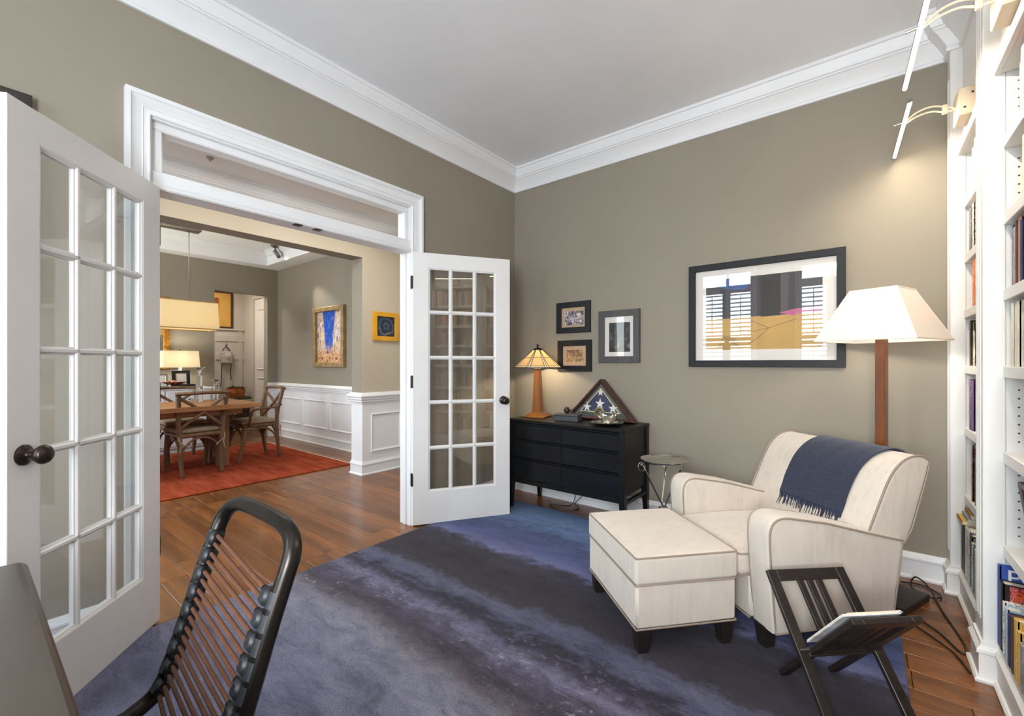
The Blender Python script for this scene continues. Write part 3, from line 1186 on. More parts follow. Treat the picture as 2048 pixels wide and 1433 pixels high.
# painterly bands run across the rug; their edges are broken up by noise
na = x.noise(x.coords((1.3, 1.0, 1)), 1.5, 6, 0.62)
nb = x.noise(x.coords((1.0, 2.4, 1), rot=(0, 0, 0.5)), 5.0, 7, 0.7, 0.6)
nc = x.noise(v, 26, 4, 0.65)
n3 = x.noise(v, 210, 3, 0.75)
y_ = x.math('ADD', sep.outputs['Y'], x.math('MULTIPLY', x.math('SUBTRACT', na, 0.5), 0.20))
y_ = x.math('ADD', y_, x.math('MULTIPLY', x.math('SUBTRACT', nb, 0.5), 0.24))
y_ = x.math('ADD', y_, x.math('MULTIPLY', x.math('SUBTRACT', nc, 0.5), 0.10))
# local y runs -1.9 .. 1.45 (world y = local + 1.595)
BANDS = [(0.1, (132, 132, 156)), (0.45, (114, 116, 144)), (0.75, (136, 138, 164)), (0.95, (146, 148, 172)), (1.08, (154, 156, 178)), (1.16, (154, 153, 168)),
         (1.205, (124, 118, 130)), (1.27, (84, 78, 92)), (1.36, (100, 96, 118)), (1.44, (136, 134, 162)), (1.5, (80, 76, 96)), (1.545, (56, 52, 68)),
         (1.61, (100, 102, 130)), (1.69, (106, 108, 134)), (1.745, (66, 60, 72)), (1.92, (54, 47, 58)), (2.12, (62, 58, 74)), (2.165, (88, 90, 126)),
         (2.2, (124, 128, 174)), (2.3, (90, 102, 154)), (2.5, (74, 90, 138)), (2.66, (106, 136, 186)), (2.8, (116, 148, 194)), (2.95, (94, 124, 174)), (3.05, (80, 108, 156))]
fy = x.math('MULTIPLY', x.math('ADD', y_, 1.595), 1 / 3.1)
RUGC = x.ramp(fy, [(p / 3.1, c_) for p, c_ in BANDS])
mott = x.ramp(nb, [(0.32, (170, 170, 178)), (0.5, (222, 222, 222)), (0.66, (255, 252, 252))])
cc = x.mix(0.9, RUGC, mott, 'MULTIPLY')
fl_n = x.noise(x.coords((1.0, 1.6, 1)), 22, 5, 0.68, 0.4)
gate = x.math('MULTIPLY', x.math('SUBTRACT', x.noise(v, 3.2, 3, 0.6), 0.46), 7, True)
band = x.math('SUBTRACT', 1.0, x.math('MULTIPLY', x.math('ABSOLUTE', x.math('SUBTRACT', y_, -0.26)), 3.0), True)
fleck = x.math('MULTIPLY', x.math('MULTIPLY', x.math('SUBTRACT', fl_n, 0.57), 14, True), x.math('MULTIPLY', gate, band))
cc = x.mix(x.math('MULTIPLY', fleck, 0.75), cc, (176, 176, 190))
dk_n = x.math('MULTIPLY', x.math('SUBTRACT', 0.40, fl_n), 12, True)
cc = x.mix(x.math('MULTIPLY', x.math('MULTIPLY', dk_n, gate), 0.5), cc, (48, 46, 60))
grain = x.ramp(n3, [(0.3, (150, 150, 156)), (0.5, (226, 226, 228)), (0.68, (255, 255, 255))])
cc = x.mix(0.85, cc, grain, 'MULTIPLY')
x.base(cc)
x.bump(n3, 0.8, 0.004)
RUGM = x.set(1.0, 0, 0.03, sheen=0.12)
q = MB()
q.box(-1.33, 1.33, -1.9, 1.45, 0.0005, 0.013, 0.005)
rug = tag(q.build('rug', RUGM), 'large blue and plum abstract wool rug on the study floor', 'rug')
rug.location = (-1.2, 1.595, 0)

# ------------------------------------------------------------------ soft-furnishing helpers


def rbox(mb, x0, x1, y0, y1, z0, z1, r, n=8, crown=0.0, mat=0):
    """rounded box with an optional crown on top"""
    cx, cy, cz = (x0 + x1) / 2, (y0 + y1) / 2, (z0 + z1) / 2
    h = ((x1 - x0) / 2, (y1 - y0) / 2, (z1 - z0) / 2)
    r = min(r, *h)
    idx = {}
    vs, fs = [], []

    def vert(p):
        k = tuple(round(c_, 6) for c_ in p)
        if k in idx: return idx[k]
        q = [p[i] * h[i] for i in range(3)]
        inn = [max(-(h[i] - r), min(h[i] - r, q[i])) for i in range(3)]
        d = Vector([q[i] - inn[i] for i in range(3)])
        if d.length > 1e-9:
            m = max(abs(c_) for c_ in d)
            d = d.normalized() * r * min(1.0, m / r if r else 1)
        o = [inn[i] + d[i] for i in range(3)]
        if crown and o[2] > 0:
            wx, wy = max(0, 1 - (o[0] / h[0]) ** 2), max(0, 1 - (o[1] / h[1]) ** 2)
            o[2] += crown * math.sqrt(wx * wy) * (o[2] / h[2])
        idx[k] = len(vs)
        vs.append((o[0] + cx, o[1] + cy, o[2] + cz))
        return idx[k]
    # parameter lines denser near the rounded edges
    def line(i):
        e = 1 - r / h[i]
        L = [-1, -1 + (1 - e) * 0.35, -1 + (1 - e) * 0.7, -e]
        L += [-e + 2 * e * k / n for k in range(1, n)]
        L += [e, 1 - (1 - e) * 0.7, 1 - (1 - e) * 0.35, 1]
        return L
    Ls = [line(0), line(1), line(2)]
    for a in range(3):
        b_, c_ = [i for i in range(3) if i != a]
        for e in (-1, 1):
            for i in range(len(Ls[b_]) - 1):
                for j in range(len(Ls[c_]) - 1):
                    q = []
                    for (u, w_) in ((i, j), (i + 1, j), (i + 1, j + 1), (i, j + 1)):
                        p = [0, 0, 0]
                        p[a] = e
                        p[b_] = Ls[b_][u]
                        p[c_] = Ls[c_][w_]
                        q.append(vert(p))
                    if len(set(q)) >= 3:
                        fs.append(q if e > 0 else q[::-1])
    return mb.add(vs, fs, mat)


def inset(poly, d):
    n = len(poly)
    out = []
    A = sum(poly[i][0] * poly[(i + 1) % n][1] - poly[(i + 1) % n][0] * poly[i][1] for i in range(n))
    sg = 1 if A > 0 else -1
    for i in range(n):
        a, b_, c_ = Vector(poly[i - 1]), Vector(poly[i]), Vector(poly[(i + 1) % n])
        n1 = (b_ - a).normalized(); n2 = (c_ - b_).normalized()
        m = Vector((-n1.y - n2.y, n1.x + n2.x))
        m = m.normalized() if m.length > 1e-6 else Vector((0, 0))
        out.append((b_.x + m.x * d * sg, b_.y + m.y * d * sg))
    return out


def slab(mb, poly, y0, y1, r, k=4, mat=0):
    """outline in (x,z) extruded along y with rounded rims"""
    rings = []
    for i in range(k + 1):
        a = PI / 2 * i / k
        rings.append((inset(poly, r * (1 - math.sin(a))), y0 + r * (1 - math.cos(a))))
    for i in range(k, -1, -1):
        a = PI / 2 * i / k
        rings.append((inset(poly, r * (1 - math.sin(a))), y1 - r * (1 - math.cos(a))))
    n = len(poly)
    vs = [(p[0], y, p[1]) for pl_, y in rings for p in pl_]
    fs = []
    for i in range(len(rings) - 1):
        for j in range(n):
            j2 = (j + 1) % n
            fs.append((i * n + j, i * n + j2, (i + 1) * n + j2, (i + 1) * n + j))
    fs.append(tuple(range(n)))
    fs.append(tuple(reversed(range((len(rings) - 1) * n, len(rings) * n))))
    return mb.add(vs, fs, mat)


def taper_leg(mb, cx, cy, z0, z1, w0, w1, ox=0.0, oy=0.0, d0=None, d1=None):
    """square leg: w0 wide at the bottom, w1 at the top, top offset by (ox, oy)"""
    d0, d1 = d0 or w0, d1 or w1
    vs = []
    for (z, w_, d_, sx, sy) in ((z0, w0, d0, 0, 0), (z1, w1, d1, ox, oy)):
        for (u, v_) in ((-1, -1), (1, -1), (1, 1), (-1, 1)):
            vs.append((cx + sx + u * w_ / 2, cy + sy + v_ * d_ / 2, z))
    return mb.add(vs, [(0, 3, 2, 1), (4, 5, 6, 7), (0, 1, 5, 4), (1, 2, 6, 5), (2, 3, 7, 6), (3, 0, 4, 7)])


# ------------------------------------------------------------------ armchair and ottoman
RUGZ = 0.0132
U = (0.665, 0.747)
CHROT = math.atan2(U[1], U[0])


def st(s_, t_):
    return (U[0] * s_ - U[1] * t_, U[1] * s_ + U[0] * t_)


px_, py_ = st(1.66, 1.97)
chair = thing('armchair', 'cream suede club armchair with dark feet beside the bookcases', 'armchair', (px_, py_, RUGZ), CHROT)
arm_out = [(p.x, p.z) for p in roundpath([(-0.30, 0, 0.088), (-0.325, 0, 0.36), (-0.335, 0, 0.585), (-0.05, 0, 0.535)], 0.17, 8)] + [(0.13, 0.487), (0.327, 0.436), (0.305, 0.27), (0.275, 0.088)]
for sgn in (-1, 1):
    q = MB()
    y0, y1 = sorted((sgn * 0.384, sgn * 0.252))
    slab(q, arm_out, y0, y1, 0.02)
    ar = q.build('arm', SUEDE, chair, smooth=50)
    for yy in (sgn * 0.382, sgn * 0.256):
        q = MB()
        pth = [(a, yy, b_) for a, b_ in inset(arm_out, 0.006)]
        q.tube(pth, 0.0045, 6, closed=True)
        q.build('piping', PIPING, ar, smooth=40)
q = MB()
q.box(-0.315, 0.27, -0.258, 0.258, 0.09, 0.275, 0.012)
sb = q.build('seat_base', SUEDE, chair, smooth=40)
q = MB()
q.tube([(-0.316, -0.254, 0.093), (-0.316, 0.254, 0.093)], 0.0042, 6)
q.build('piping', PIPING, sb)
q = MB()
rbox(q, -0.368, 0.16, -0.25, 0.25, 0.268, 0.372, 0.03, 10, 0.03)
ct = q.build('seat_cushion', SUEDE, chair, smooth=60)
for zc in (0.366, 0.274):
    q = MB()
    q.tube(roundpath([(0.1, -0.247, zc), (-0.363, -0.247, zc), (-0.363, 0.247, zc), (0.1, 0.247, zc)], 0.03, 4), 0.0042, 6)
    q.build('piping', PIPING, ct, smooth=40)
back_pts = [(0.275, 0, 0.30), (0.13, 0, 0.30), (0.165, 0, 0.44), (0.225, 0, 0.58), (0.285, 0, 0.70), (0.345, 0, 0.765), (0.41, 0, 0.79), (0.465, 0, 0.785), (0.497, 0, 0.765), (0.48, 0, 0.70), (0.40, 0, 0.47), (0.335, 0, 0.36)]
bo = [(p[0], p[2]) for p in back_pts[:2]] + [(p.x, p.z) for p in spline(back_pts[1:9], 4)][1:] + [(p[0], p[2]) for p in back_pts[9:]]
q = MB()
slab(q, bo, -0.362, 0.362, 0.018)
bk_ = q.build('backrest', SUEDE, chair, smooth=50)
front_line = [(p.x, p.z) for p in spline(back_pts[1:9], 4)]
for yy in (-0.359, 0.359):
    q = MB()
    q.tube([(a, yy, b_) for a, b_ in front_line], 0.0045, 6)
    q.build('piping', PIPING, bk_, smooth=40)
    q = MB()
    q.tube([(a, yy, b_) for a, b_ in ((0.495, 0.762), (0.48, 0.70), (0.40, 0.47), (0.335, 0.38))], 0.004, 6)
    q.build('piping', PIPING, bk_, smooth=40)
q = MB()
q.box(0.26, 0.29, -0.37, 0.37, 0.09, 0.40, 0.01)
q.build('back_panel', SUEDE, chair)
for (lx, ly) in ((-0.275, -0.3), (-0.275, 0.3), (0.2, -0.3), (0.2, 0.3)):
    q = MB()
    taper_leg(q, lx, ly, 0.0, 0.092, 0.045, 0.062)
    q.build('leg', ESPR, chair)

# throw over the back
thr = [(-0.012, 0.47), (0.0, 0.0)]
path = [(0.197, 0.505), (0.214, 0.545)] + [p_ for p_ in front_line if p_[1] > 0.57] + [(0.502, 0.76), (0.486, 0.70), (0.41, 0.47)]
TP = spline([(a, 0, b_) for a, b_ in path], 3)
T2 = []
for i, p in enumerate(TP):
    t_ = (TP[min(i + 1, len(TP) - 1)] - TP[max(i - 1, 0)]).normalized()
    T2.append(p + Vector((-t_.z, 0, t_.x)) * 0.007)
L = len(T2) - 1


def throw_pt(u, v_, off=0.0):
    i = u * L
    k = min(int(i), L - 1)
    p = T2[k].lerp(T2[k + 1], i - k)
    t_ = (T2[k + 1] - T2[k]).normalized()
    n_ = Vector((-t_.z, 0, t_.x))
    skew = 0.05 * (u - 0.4)
    wob = 0.0015 * math.sin(v_ * 11 + u * 5) * (1.0 - min(1, abs(u - 0.5) * 1.2))
    p = p + n_ * (off + abs(wob))
    return Vector((p.x, -0.242 + 0.372 * v_ - skew + 0.006 * math.sin(u * 9), p.z))


q = MB()
q.grid(lambda u, v_: throw_pt(u, v_, 0.006), 40, 24)
q.grid(lambda u, v_: throw_pt(u, v_, 0.001), 40, 24)
nv = 25
top0, top1 = 0, 41 * 25
es = []
for i in range(40):
    es.append((i * nv, (i + 1) * nv, top1 + (i + 1) * nv, top1 + i * nv))
    es.append((i * nv + 24, top1 + i * nv + 24, top1 + (i + 1) * nv + 24, (i + 1) * nv + 24))
for j in range(24):
    es.append((j, top1 + j, top1 + j + 1, j + 1))
    es.append((40 * nv + j, 40 * nv + j + 1, top1 + 40 * nv + j + 1, top1 + 40 * nv + j))
q.f += [list(e) for e in es]
q.mi += [0] * len(es)
throw = q.build('throw_blanket', NAVYW, smooth=60, loc=(px_, py_, RUGZ), rz=CHROT)
tag(throw, 'navy fringed wool throw draped over the back of the cream armchair', 'blanket')
q = MB()
fr = random.Random(5)
for k in range(110):
    v_ = (k + 0.5) / 110
    p = throw_pt(0.0, v_, 0.004)
    l_ = fr.uniform(0.05, 0.075)
    dx, dy = -0.004 + fr.uniform(-0.008, 0.002), fr.uniform(-0.012, 0.012)
    q.tube([p, p + Vector((dx * 0.4 - 0.004, dy * 0.4, -l_ * 0.5)), p + Vector((dx - 0.012, dy, -l_))], [0.0027, 0.0023, 0.0017], 4)
fo = q.build('fringe', NAVYW, throw)
fo['kind'] = 'stuff'

ox_, oy_ = st(1.033, 1.967)
ott = thing('ottoman', 'cream suede ottoman with piped lid in front of the armchair', 'ottoman', (ox_, oy_, RUGZ), CHROT)
q = MB()
q.box(-0.228, 0.228, -0.28, 0.28, 0.105, 0.29, 0.012)
body = q.build('body', SUEDE, ott, smooth=40)
q = MB()
q.tube(roundpath([(-0.228, -0.28, 0.107), (0.228, -0.28, 0.107), (0.228, 0.28, 0.107), (-0.228, 0.28, 0.107), (-0.228, -0.279, 0.107)], 0.012, 3), 0.004, 6)
q.build('piping', PIPING, body, smooth=40)
q = MB()
q.tube(roundpath([(-0.229, -0.281, 0.286), (0.229, -0.281, 0.286), (0.229, 0.281, 0.286), (-0.229, 0.281, 0.286), (-0.229, -0.28, 0.286)], 0.012, 3), 0.0035, 6)
q.build('piping', PIPING, body, smooth=40)
q = MB()
rbox(q, -0.232, 0.232, -0.284, 0.284, 0.288, 0.4, 0.014, 10, 0.02)
lid = q.build('cushion', SUEDE, ott, smooth=60)
q = MB()
q.tube(roundpath([(-0.2285, -0.2805, 0.398), (0.2285, -0.2805, 0.398), (0.2285, 0.2805, 0.398), (-0.2285, 0.2805, 0.398), (-0.2285, -0.279, 0.398)], 0.014, 4), 0.0045, 6)
q.build('piping', PIPING, lid, smooth=40)
for (lx, ly) in ((-0.19, -0.245), (-0.19, 0.245), (0.19, -0.245), (0.19, 0.245)):
    q = MB()
    taper_leg(q, lx, ly, 0.0, 0.107, 0.042, 0.06)
    q.build('leg', ESPR, ott)

# ------------------------------------------------------------------ floor lamp
SHADEW = shade('white_shade', (255, 250, 242), 0.42)
fl = thing('floor_lamp', 'floor lamp with square wooden pole and white tapered shade behind the armchair', 'lamp', (0.074, 2.998, 0), math.radians(-22.6))
q = MB()
q.box(-0.145, 0.145, -0.145, 0.145, 0.0, 0.036, 0.004)
q.build('base', ESPR, fl)
q = MB()
q.box(-0.0215, 0.0215, -0.0215, 0.0215, 0.036, 1.36, 0.004)
q.build('pole', CHERRY, fl)
q = MB()
q.lathe([(0.0, 1.36), (0.03, 1.36), (0.03, 1.366), (0.012, 1.37), (0.012, 1.43), (0.0, 1.43)], 16)
q.lathe([(0.0, 1.43), (0.012, 1.43), (0.03, 1.47), (0.03, 1.50), (0.018, 1.53), (0.0, 1.535)], 14)
q.build('bulb_socket', NICKEL, fl, smooth=40)


def sq_shade(mb, a0, b0, z0, a1, b1, z1, th=0.003):
    """four tapered panels with thickness, open top and bottom"""
    vs = []
    for (a, b_, z) in ((a0, b0, z0), (a1, b1, z1), (a0 - th, b0 - th, z0), (a1 - th, b1 - th, z1)):
        for (u, v_) in ((-1, -1), (1, -1), (1, 1), (-1, 1)):
            vs.append((u * a, v_ * b_, z))
    fs = []
    for k in range(4):
        k2 = (k + 1) % 4
        fs += [(k, k2, 4 + k2, 4 + k), (8 + k2, 8 + k, 12 + k, 12 + k2), (k2, k, 8 + k, 8 + k2), (4 + k, 4 + k2, 12 + k2, 12 + k)]
    return mb.add(vs, fs)


q = MB()
sq_shade(q, 0.215, 0.215, 1.33, 0.101, 0.101, 1.59)
sh_ = q.build('lamp_shade', SHADEW, fl)
q = MB()
for z, a in ((1.33, 0.215), (1.59, 0.101)):
    q.tube([(-a, -a, z), (a, -a, z), (a, a, z), (-a, a, z)], 0.0042, 6, closed=True)
for u, v_ in ((-1, -1), (1, -1), (1, 1), (-1, 1)):
    q.tube([(u * 0.215, v_ * 0.215, 1.33), (u * 0.101, v_ * 0.101, 1.59)], 0.003, 6)
q.build('trim_tape', SHADEW, sh_)
light('floor_lamp_bulb', 'POINT', (0.074, 2.998, 1.45), 15, (1.0, 0.92, 0.8), 0.04)

# cords on the boards by the lamp
q = MB()
q.tube(spline([(0.16, 3.24, 0.006), (0.25, 3.26, 0.006), (0.315, 3.17, 0.007), (0.27, 3.10, 0.012), (0.2, 3.16, 0.02), (0.22, 3.24, 0.05), (0.27, 3.22, 0.02), (0.30, 2.98, 0.006), (0.335, 2.72, 0.006),
               (0.335, 2.62, 0.006), (0.315, 2.6, 0.006), (0.27, 2.72, 0.006), (0.2, 2.83, 0.006)], 6), 0.0042, 6)
tag(q.build('power_cord', CORD, smooth=40), 'dark cord looped on the floorboards behind the armchair', 'cord')
q = MB()
q.tube(spline([(0.12, 2.80, 0.006), (0.2, 2.72, 0.006), (0.27, 2.62, 0.006), (0.3, 2.56, 0.006), (0.325, 2.45, 0.006)], 6), 0.004, 6)
tag(q.build('power_cord', CORD, smooth=40), 'single dark cord running from under the lamp base to the bookcase', 'cord')

# ------------------------------------------------------------------ folding book stand with open books
WS = 0.317
TH = 0.7568
so = thing('book_stand', 'dark slatted folding book stand in the foreground by the armchair', 'stand', (-0.059, 1.938, RUGZ), TH)
# local x runs along the cross rod, local -y is the near side


def stand_panel(sg, oy0, oz0, oy1, oz1, wid, name):
    """ladder frame in the plane through (oy0,oz0) top and (oy1,oz1) bottom"""
    a = Vector((0, oy0, oz0)); b_ = Vector((0, oy1, oz1))
    d = (b_ - a).normalized()
    n_ = Vector((1, 0, 0)).cross(d)
    L_ = (b_ - a).length
    Mp = MX((1, 0, 0), d, n_, a)
    h = wid / 2
    fr_ = MB()
    for s in (-1, 1):
        fr_.box(s * h, s * (h - 0.036), 0, L_, -0.009, 0.009, 0.002, M=Mp)
    fr_.box(-h + 0.036, h - 0.036, 0, 0.04, -0.009, 0.009, 0.002, M=Mp)
    fr_.box(-h + 0.036, h - 0.036, 0.255, 0.285, -0.009, 0.009, 0.002, M=Mp)
    p_ = fr_.build(name, ESPR, so)
    for k in (-1, 0, 1):
        q = MB()
        q.box(k * 0.038 - 0.011, k * 0.038 + 0.011, 0.038, 0.257, -0.006, 0.006, 0.001, M=Mp)
        q.build('slat', ESPR, p_)
    return Mp


stand_panel(1, 0.178, 0.392, -0.134, 0.004, WS, 'tall_frame')
stand_panel(-1, -0.174, 0.394, 0.158, 0.004, WS - 0.078, 'cross_frame')
q = MB()
q.tube([(-WS / 2 + 0.004, 0.006, 0.189), (WS / 2 - 0.004, 0.006, 0.189)], 0.007, 10)
q.build('pivot_rod', ESPR, so)
# magazines resting in the crook of the stand
d = Vector((0, -0.174 - 0.158, 0.39)).normalized()
n_ = Vector((1, 0, 0)).cross(d)
if n_.z < 0: n_ = -n_
for k, (nm, c_, w_, l_, off, xo, lab) in enumerate((('magazine', (226, 220, 212), 0.2, 0.27, 0.0105, -0.03, 'open white magazine lying in the dark book stand'),
                                                   ('magazine', (170, 178, 200), 0.19, 0.25, 0.0195, 0.0, 'blue and white magazine under papers in the dark book stand'))):
    Mm = MX((1, 0, 0), d, n_ if True else -n_, Vector((xo, 0.0, 0.205)) + n_ * off + d * 0.012)
    t = thing(nm, lab, 'magazine', (-0.059, 1.938, RUGZ), TH)
    q = MB()
    q.box(-w_ / 2, w_ / 2, 0, l_ * 0.86, 0.0, 0.0035, M=Mm)
    q.build('cover', plain('magazine_cover_%d' % k, c_, 0.35, var=0.25, scale=14), t)
    q = MB()
    q.box(-w_ / 2 + 0.002, w_ / 2 - 0.002, 0.001, l_ * 0.85, 0.0036, 0.008, M=Mm)
    q.build('pages', PAPER, t)

# ------------------------------------------------------------------ dresser and what stands on it
DX0, DX1, DY0, DY1 = -2.33, -1.297, 2.88, 3.325
dr = thing('dresser', 'low black six-drawer dresser standing against the picture wall', 'dresser', ((DX0 + DX1) / 2, (DY0 + DY1) / 2, 0))
hx, hy = (DX1 - DX0) / 2, (DY1 - DY0) / 2
q = MB()
q.box(-hx - 0.004, hx + 0.004, -hy - 0.006, hy, 0.728, 0.75, 0.003)
q.build('top', BLACKW, dr)
for (u, v_) in ((-1, -1), (1, -1), (-1, 1), (1, 1)):
    q = MB()
    zb = 0.0 if v_ > 0 else RUGZ
    q.box(u * hx, u * (hx - 0.044), v_ * hy, v_ * (hy - 0.044), 0.25, 0.728, 0.002)
    taper_leg(q, u * (hx - 0.014), v_ * (hy - 0.014), zb, 0.252, 0.026, 0.044, -u * 0.008, -v_ * 0.008)
    q.build('leg', BLACKW, dr)
q = MB()
q.box(-hx + 0.03, hx - 0.03, -hy + 0.03, hy - 0.004, 0.262, 0.728)
for s in (-1, 1):
    q.box(s * (hx - 0.012), s * (hx - 0.03), -hy + 0.044, hy - 0.044, 0.285, 0.728)
    q.box(s * (hx - 0.004), s * (hx - 0.03), -hy + 0.044, hy - 0.044, 0.21, 0.235, 0.002)
q.box(-hx + 0.04, hx - 0.04, -hy + 0.006, -hy + 0.03, 0.225, 0.262, 0.002)
q.box(-0.006, 0.006, -hy + 0.012, -hy + 0.03, 0.262, 0.728)
q.build('carcass', BLACKW, dr)
rows = [(0.592, 0.722), (0.44, 0.586), (0.272, 0.434)]
for s in (-1, 1):
    for z0, z1 in rows:
        q = MB()
        a, b_ = (0.004, hx - 0.046)
        xs_ = (a, b_) if s > 0 else (-b_, -a)
        q.prism([(-hy + 0.028, z0), (-hy + 0.008, z0), (-hy + 0.008, z1 - 0.02), (-hy - 0.001, z1 - 0.006), (-hy - 0.001, z1), (-hy + 0.028, z1)], xs_[0], xs_[1], MX((0, 1, 0), (0, 0, 1), (1, 0, 0), (0, 0, 0)))
        q.build('drawer', BLACKD, dr)
# table lamp
lt = thing('table_lamp', 'art-glass table lamp with faceted amber shade on the black dresser', 'lamp', (-2.205, 3.125, 0.7505), math.radians(12))
q = MB()
q.box(-0.095, 0.095, -0.095, 0.095, 0, 0.012, 0.003)
taper_leg(q, 0, 0, 0.012, 0.042, 0.176, 0.082)
q.build('base', AMBER, lt)
q = MB()
taper_leg(q, 0, 0, 0.042, 0.405, 0.075, 0.048)
q.build('column', AMBER, lt)
q = MB()
q.lathe([(0, 0.404), (0.03, 0.404), (0.032, 0.412), (0.014, 0.418), (0.012, 0.46), (0.0, 0.46)], 14)
q.build('bulb_socket', BRONZE, lt, smooth=40)
ARTG = shade('art_glass', (248, 226, 182), 0.6)
ARTL = shade('art_glass_pale', (255, 246, 222), 0.6)
SIDES = 8
z0, z1, r0, r1 = 0.425, 0.578, 0.216, 0.046


def shp(k, u, z_):
    """point on facet k (0..1 across) at fraction z_ of the height"""
    r_ = r0 + (r1 - r0) * z_
    a0, a1 = 2 * PI * k / SIDES, 2 * PI * (k + 1) / SIDES
    p = Vector((math.cos(a0), math.sin(a0), 0)).lerp(Vector((math.cos(a1), math.sin(a1), 0)), u) * r_
    return Vector((p.x, p.y, z0 + (z1 - z0) * z_))


sf = None
for k in range(SIDES):
    q = MB()
    for (a, b_, za, zb, m_) in ((0, 0.12, 0, 1, 1), (0.12, 0.88, 0, 0.09, 1), (0.12, 0.88, 0.09, 0.56, 0), (0.12, 0.88, 0.56, 1, 0), (0.88, 1, 0, 1, 1)):
        vs = [shp(k, a, za), shp(k, b_, za), shp(k, b_, zb), shp(k, a, zb)]
        vs2 = [p * 1.0 + Vector((0, 0, -0.004)) for p in vs]
        q.add([*vs, *vs2], [(0, 1, 2, 3), (7, 6, 5, 4), (0, 4, 5, 1), (1, 5, 6, 2), (2, 6, 7, 3), (3, 7, 4, 0)], m_)
    q.build('shade_panel', [ARTG, ARTL], lt)
q = MB()
for k in range(SIDES):
    for u in (0.0, 0.12, 0.88):
        q.tube([shp(k, u, 0), shp(k, u, 1)], 0.0024, 4)
    for z_ in (0.09, 0.56):
        q.tube([shp(k, 0.12, z_), shp(k, 0.88, z_)], 0.002, 4)
q.tube([shp(k, 0, 0) for k in range(SIDES)], 0.004, 6, closed=True)
q.build('leading', BRONZE, lt)
q = MB()
q.lathe([(0.047, 0.574), (0.047, 0.58), (0.03, 0.592), (0.008, 0.598), (0.005, 0.604), (0.011, 0.612), (0.011, 0.62), (0.005, 0.628), (0, 0.629)], 16)
q.build('cap', BRONZE, lt, smooth=40)
light('table_lamp_bulb', 'POINT', (-2.205, 3.125, 1.262), 8.0, (1.0, 0.84, 0.62), 0.03)
q = MB()
q.tube(spline([(-2.1, 3.2, 0.756), (-2.04, 3.25, 0.765), (-2.03, 3.3, 0.754), (-2.06, 3.335, 0.74), (-2.0, 3.338, 0.5), (-1.95, 3.335, 0.2), (-1.95, 3.3, 0.02), (-1.98, 3.2, 0.006), (-2.1, 3.16, 0.006), (-2.02, 3.1, 0.006), (-1.88, 3.14, 0.006),
               (-1.85, 3.22, 0.006), (-1.92, 3.27, 0.02), (-1.87, 3.33, 0.1), (-1.86, 3.335, 0.24)], 6), 0.0032, 6)
tag(q.build('lamp_cord', CORD, smooth=40), 'black cord from table lamp coiled on the floor under the dresser', 'cord')

# flag case
fc = thing('flag_case', 'triangular dark wood display case holding a folded star flag', 'display case', (-1.66, 3.235, 0.7605), math.radians(-3))
Mt = MX((1, 0, 0), (0, 0.10, 0.995), (0, -0.995, 0.10), (0, -0.045, 0))
q = MB()
tri = [(-0.305, 0.0), (0.305, 0.0), (0.0, 0.328)]
q.mould([(0, -0.085), (0, 0.0), (0.005, 0.004), (0.014, 0.002), (0.02, -0.004), (0.02, -0.085)], tri, True, Mt)
q.build('frame', MAHOG, fc)
q = MB()
q.prism([(-0.29, 0.006), (0.29, 0.006), (0.0, 0.315)], -0.084, -0.04, Mt)
q.build('backing', plain('grey_green_felt', (84, 92, 84), 0.9), fc)
NAVYF = plain('navy_flag', (44, 50, 86), 0.85, var=0.08, scale=40)
STARW = plain('star_white', (226, 224, 220), 0.8)
q = MB()
ft = [(-0.185, 0.058), (0.185, 0.058), (0.0, 0.255)]
q.prism(inset(ft, 0.008), -0.04, -0.02, Mt)
fg = q.build('folded_flag', NAVYF, fc)
q = MB()
q.mould([(0, -0.04), (0, -0.018), (0.007, -0.018), (0.007, -0.04)], ft, True, Mt)
q.build('inner_border', plain('cream_fillet', (208, 196, 160), 0.6), fc)
for (cx, cy, r_) in ((-0.118, 0.096, 0.042), (0.0, 0.128, 0.045), (0.118, 0.096, 0.042), (0.0, 0.218, 0.03)):
    pts = []
    for k in range(10):
        rr = r_ if k % 2 == 0 else r_ * 0.4
        a = PI / 2 + k * PI / 5
        pts.append((cx + rr * math.cos(a), cy + rr * math.sin(a)))
    q = MB()
    q.prism(pts, -0.02, -0.0185, Mt)
    q.build('star', STARW, fg)
q = MB()
q.lathe([(0.0, -0.02), (0.046, -0.02), (0.046, -0.013), (0.037, -0.012), (0.036, -0.017), (0.0, -0.017)], 24, (0.0, 0.055, 0), M=Mt)
md = q.build('medallion', plain('medallion_gold', (176, 160, 112), 0.35, 0.7), fc, smooth=30)
q = MB()
q.lathe([(0.0, -0.0168), (0.034, -0.0168), (0.03, -0.013), (0.012, -0.010), (0, -0.0095)], 20, (0.0, 0.055, 0), M=Mt)
q.build('medallion_centre', plain('pewter', (96, 92, 86), 0.3, 0.8, var=0.4, scale=60), md, smooth=30)
q = MB()
q.prism([(-0.268, 0.021), (0.268, 0.021), (0.0, 0.305)], -0.0085, -0.0065, Mt)
q.build('glass', PGLASS, fc)

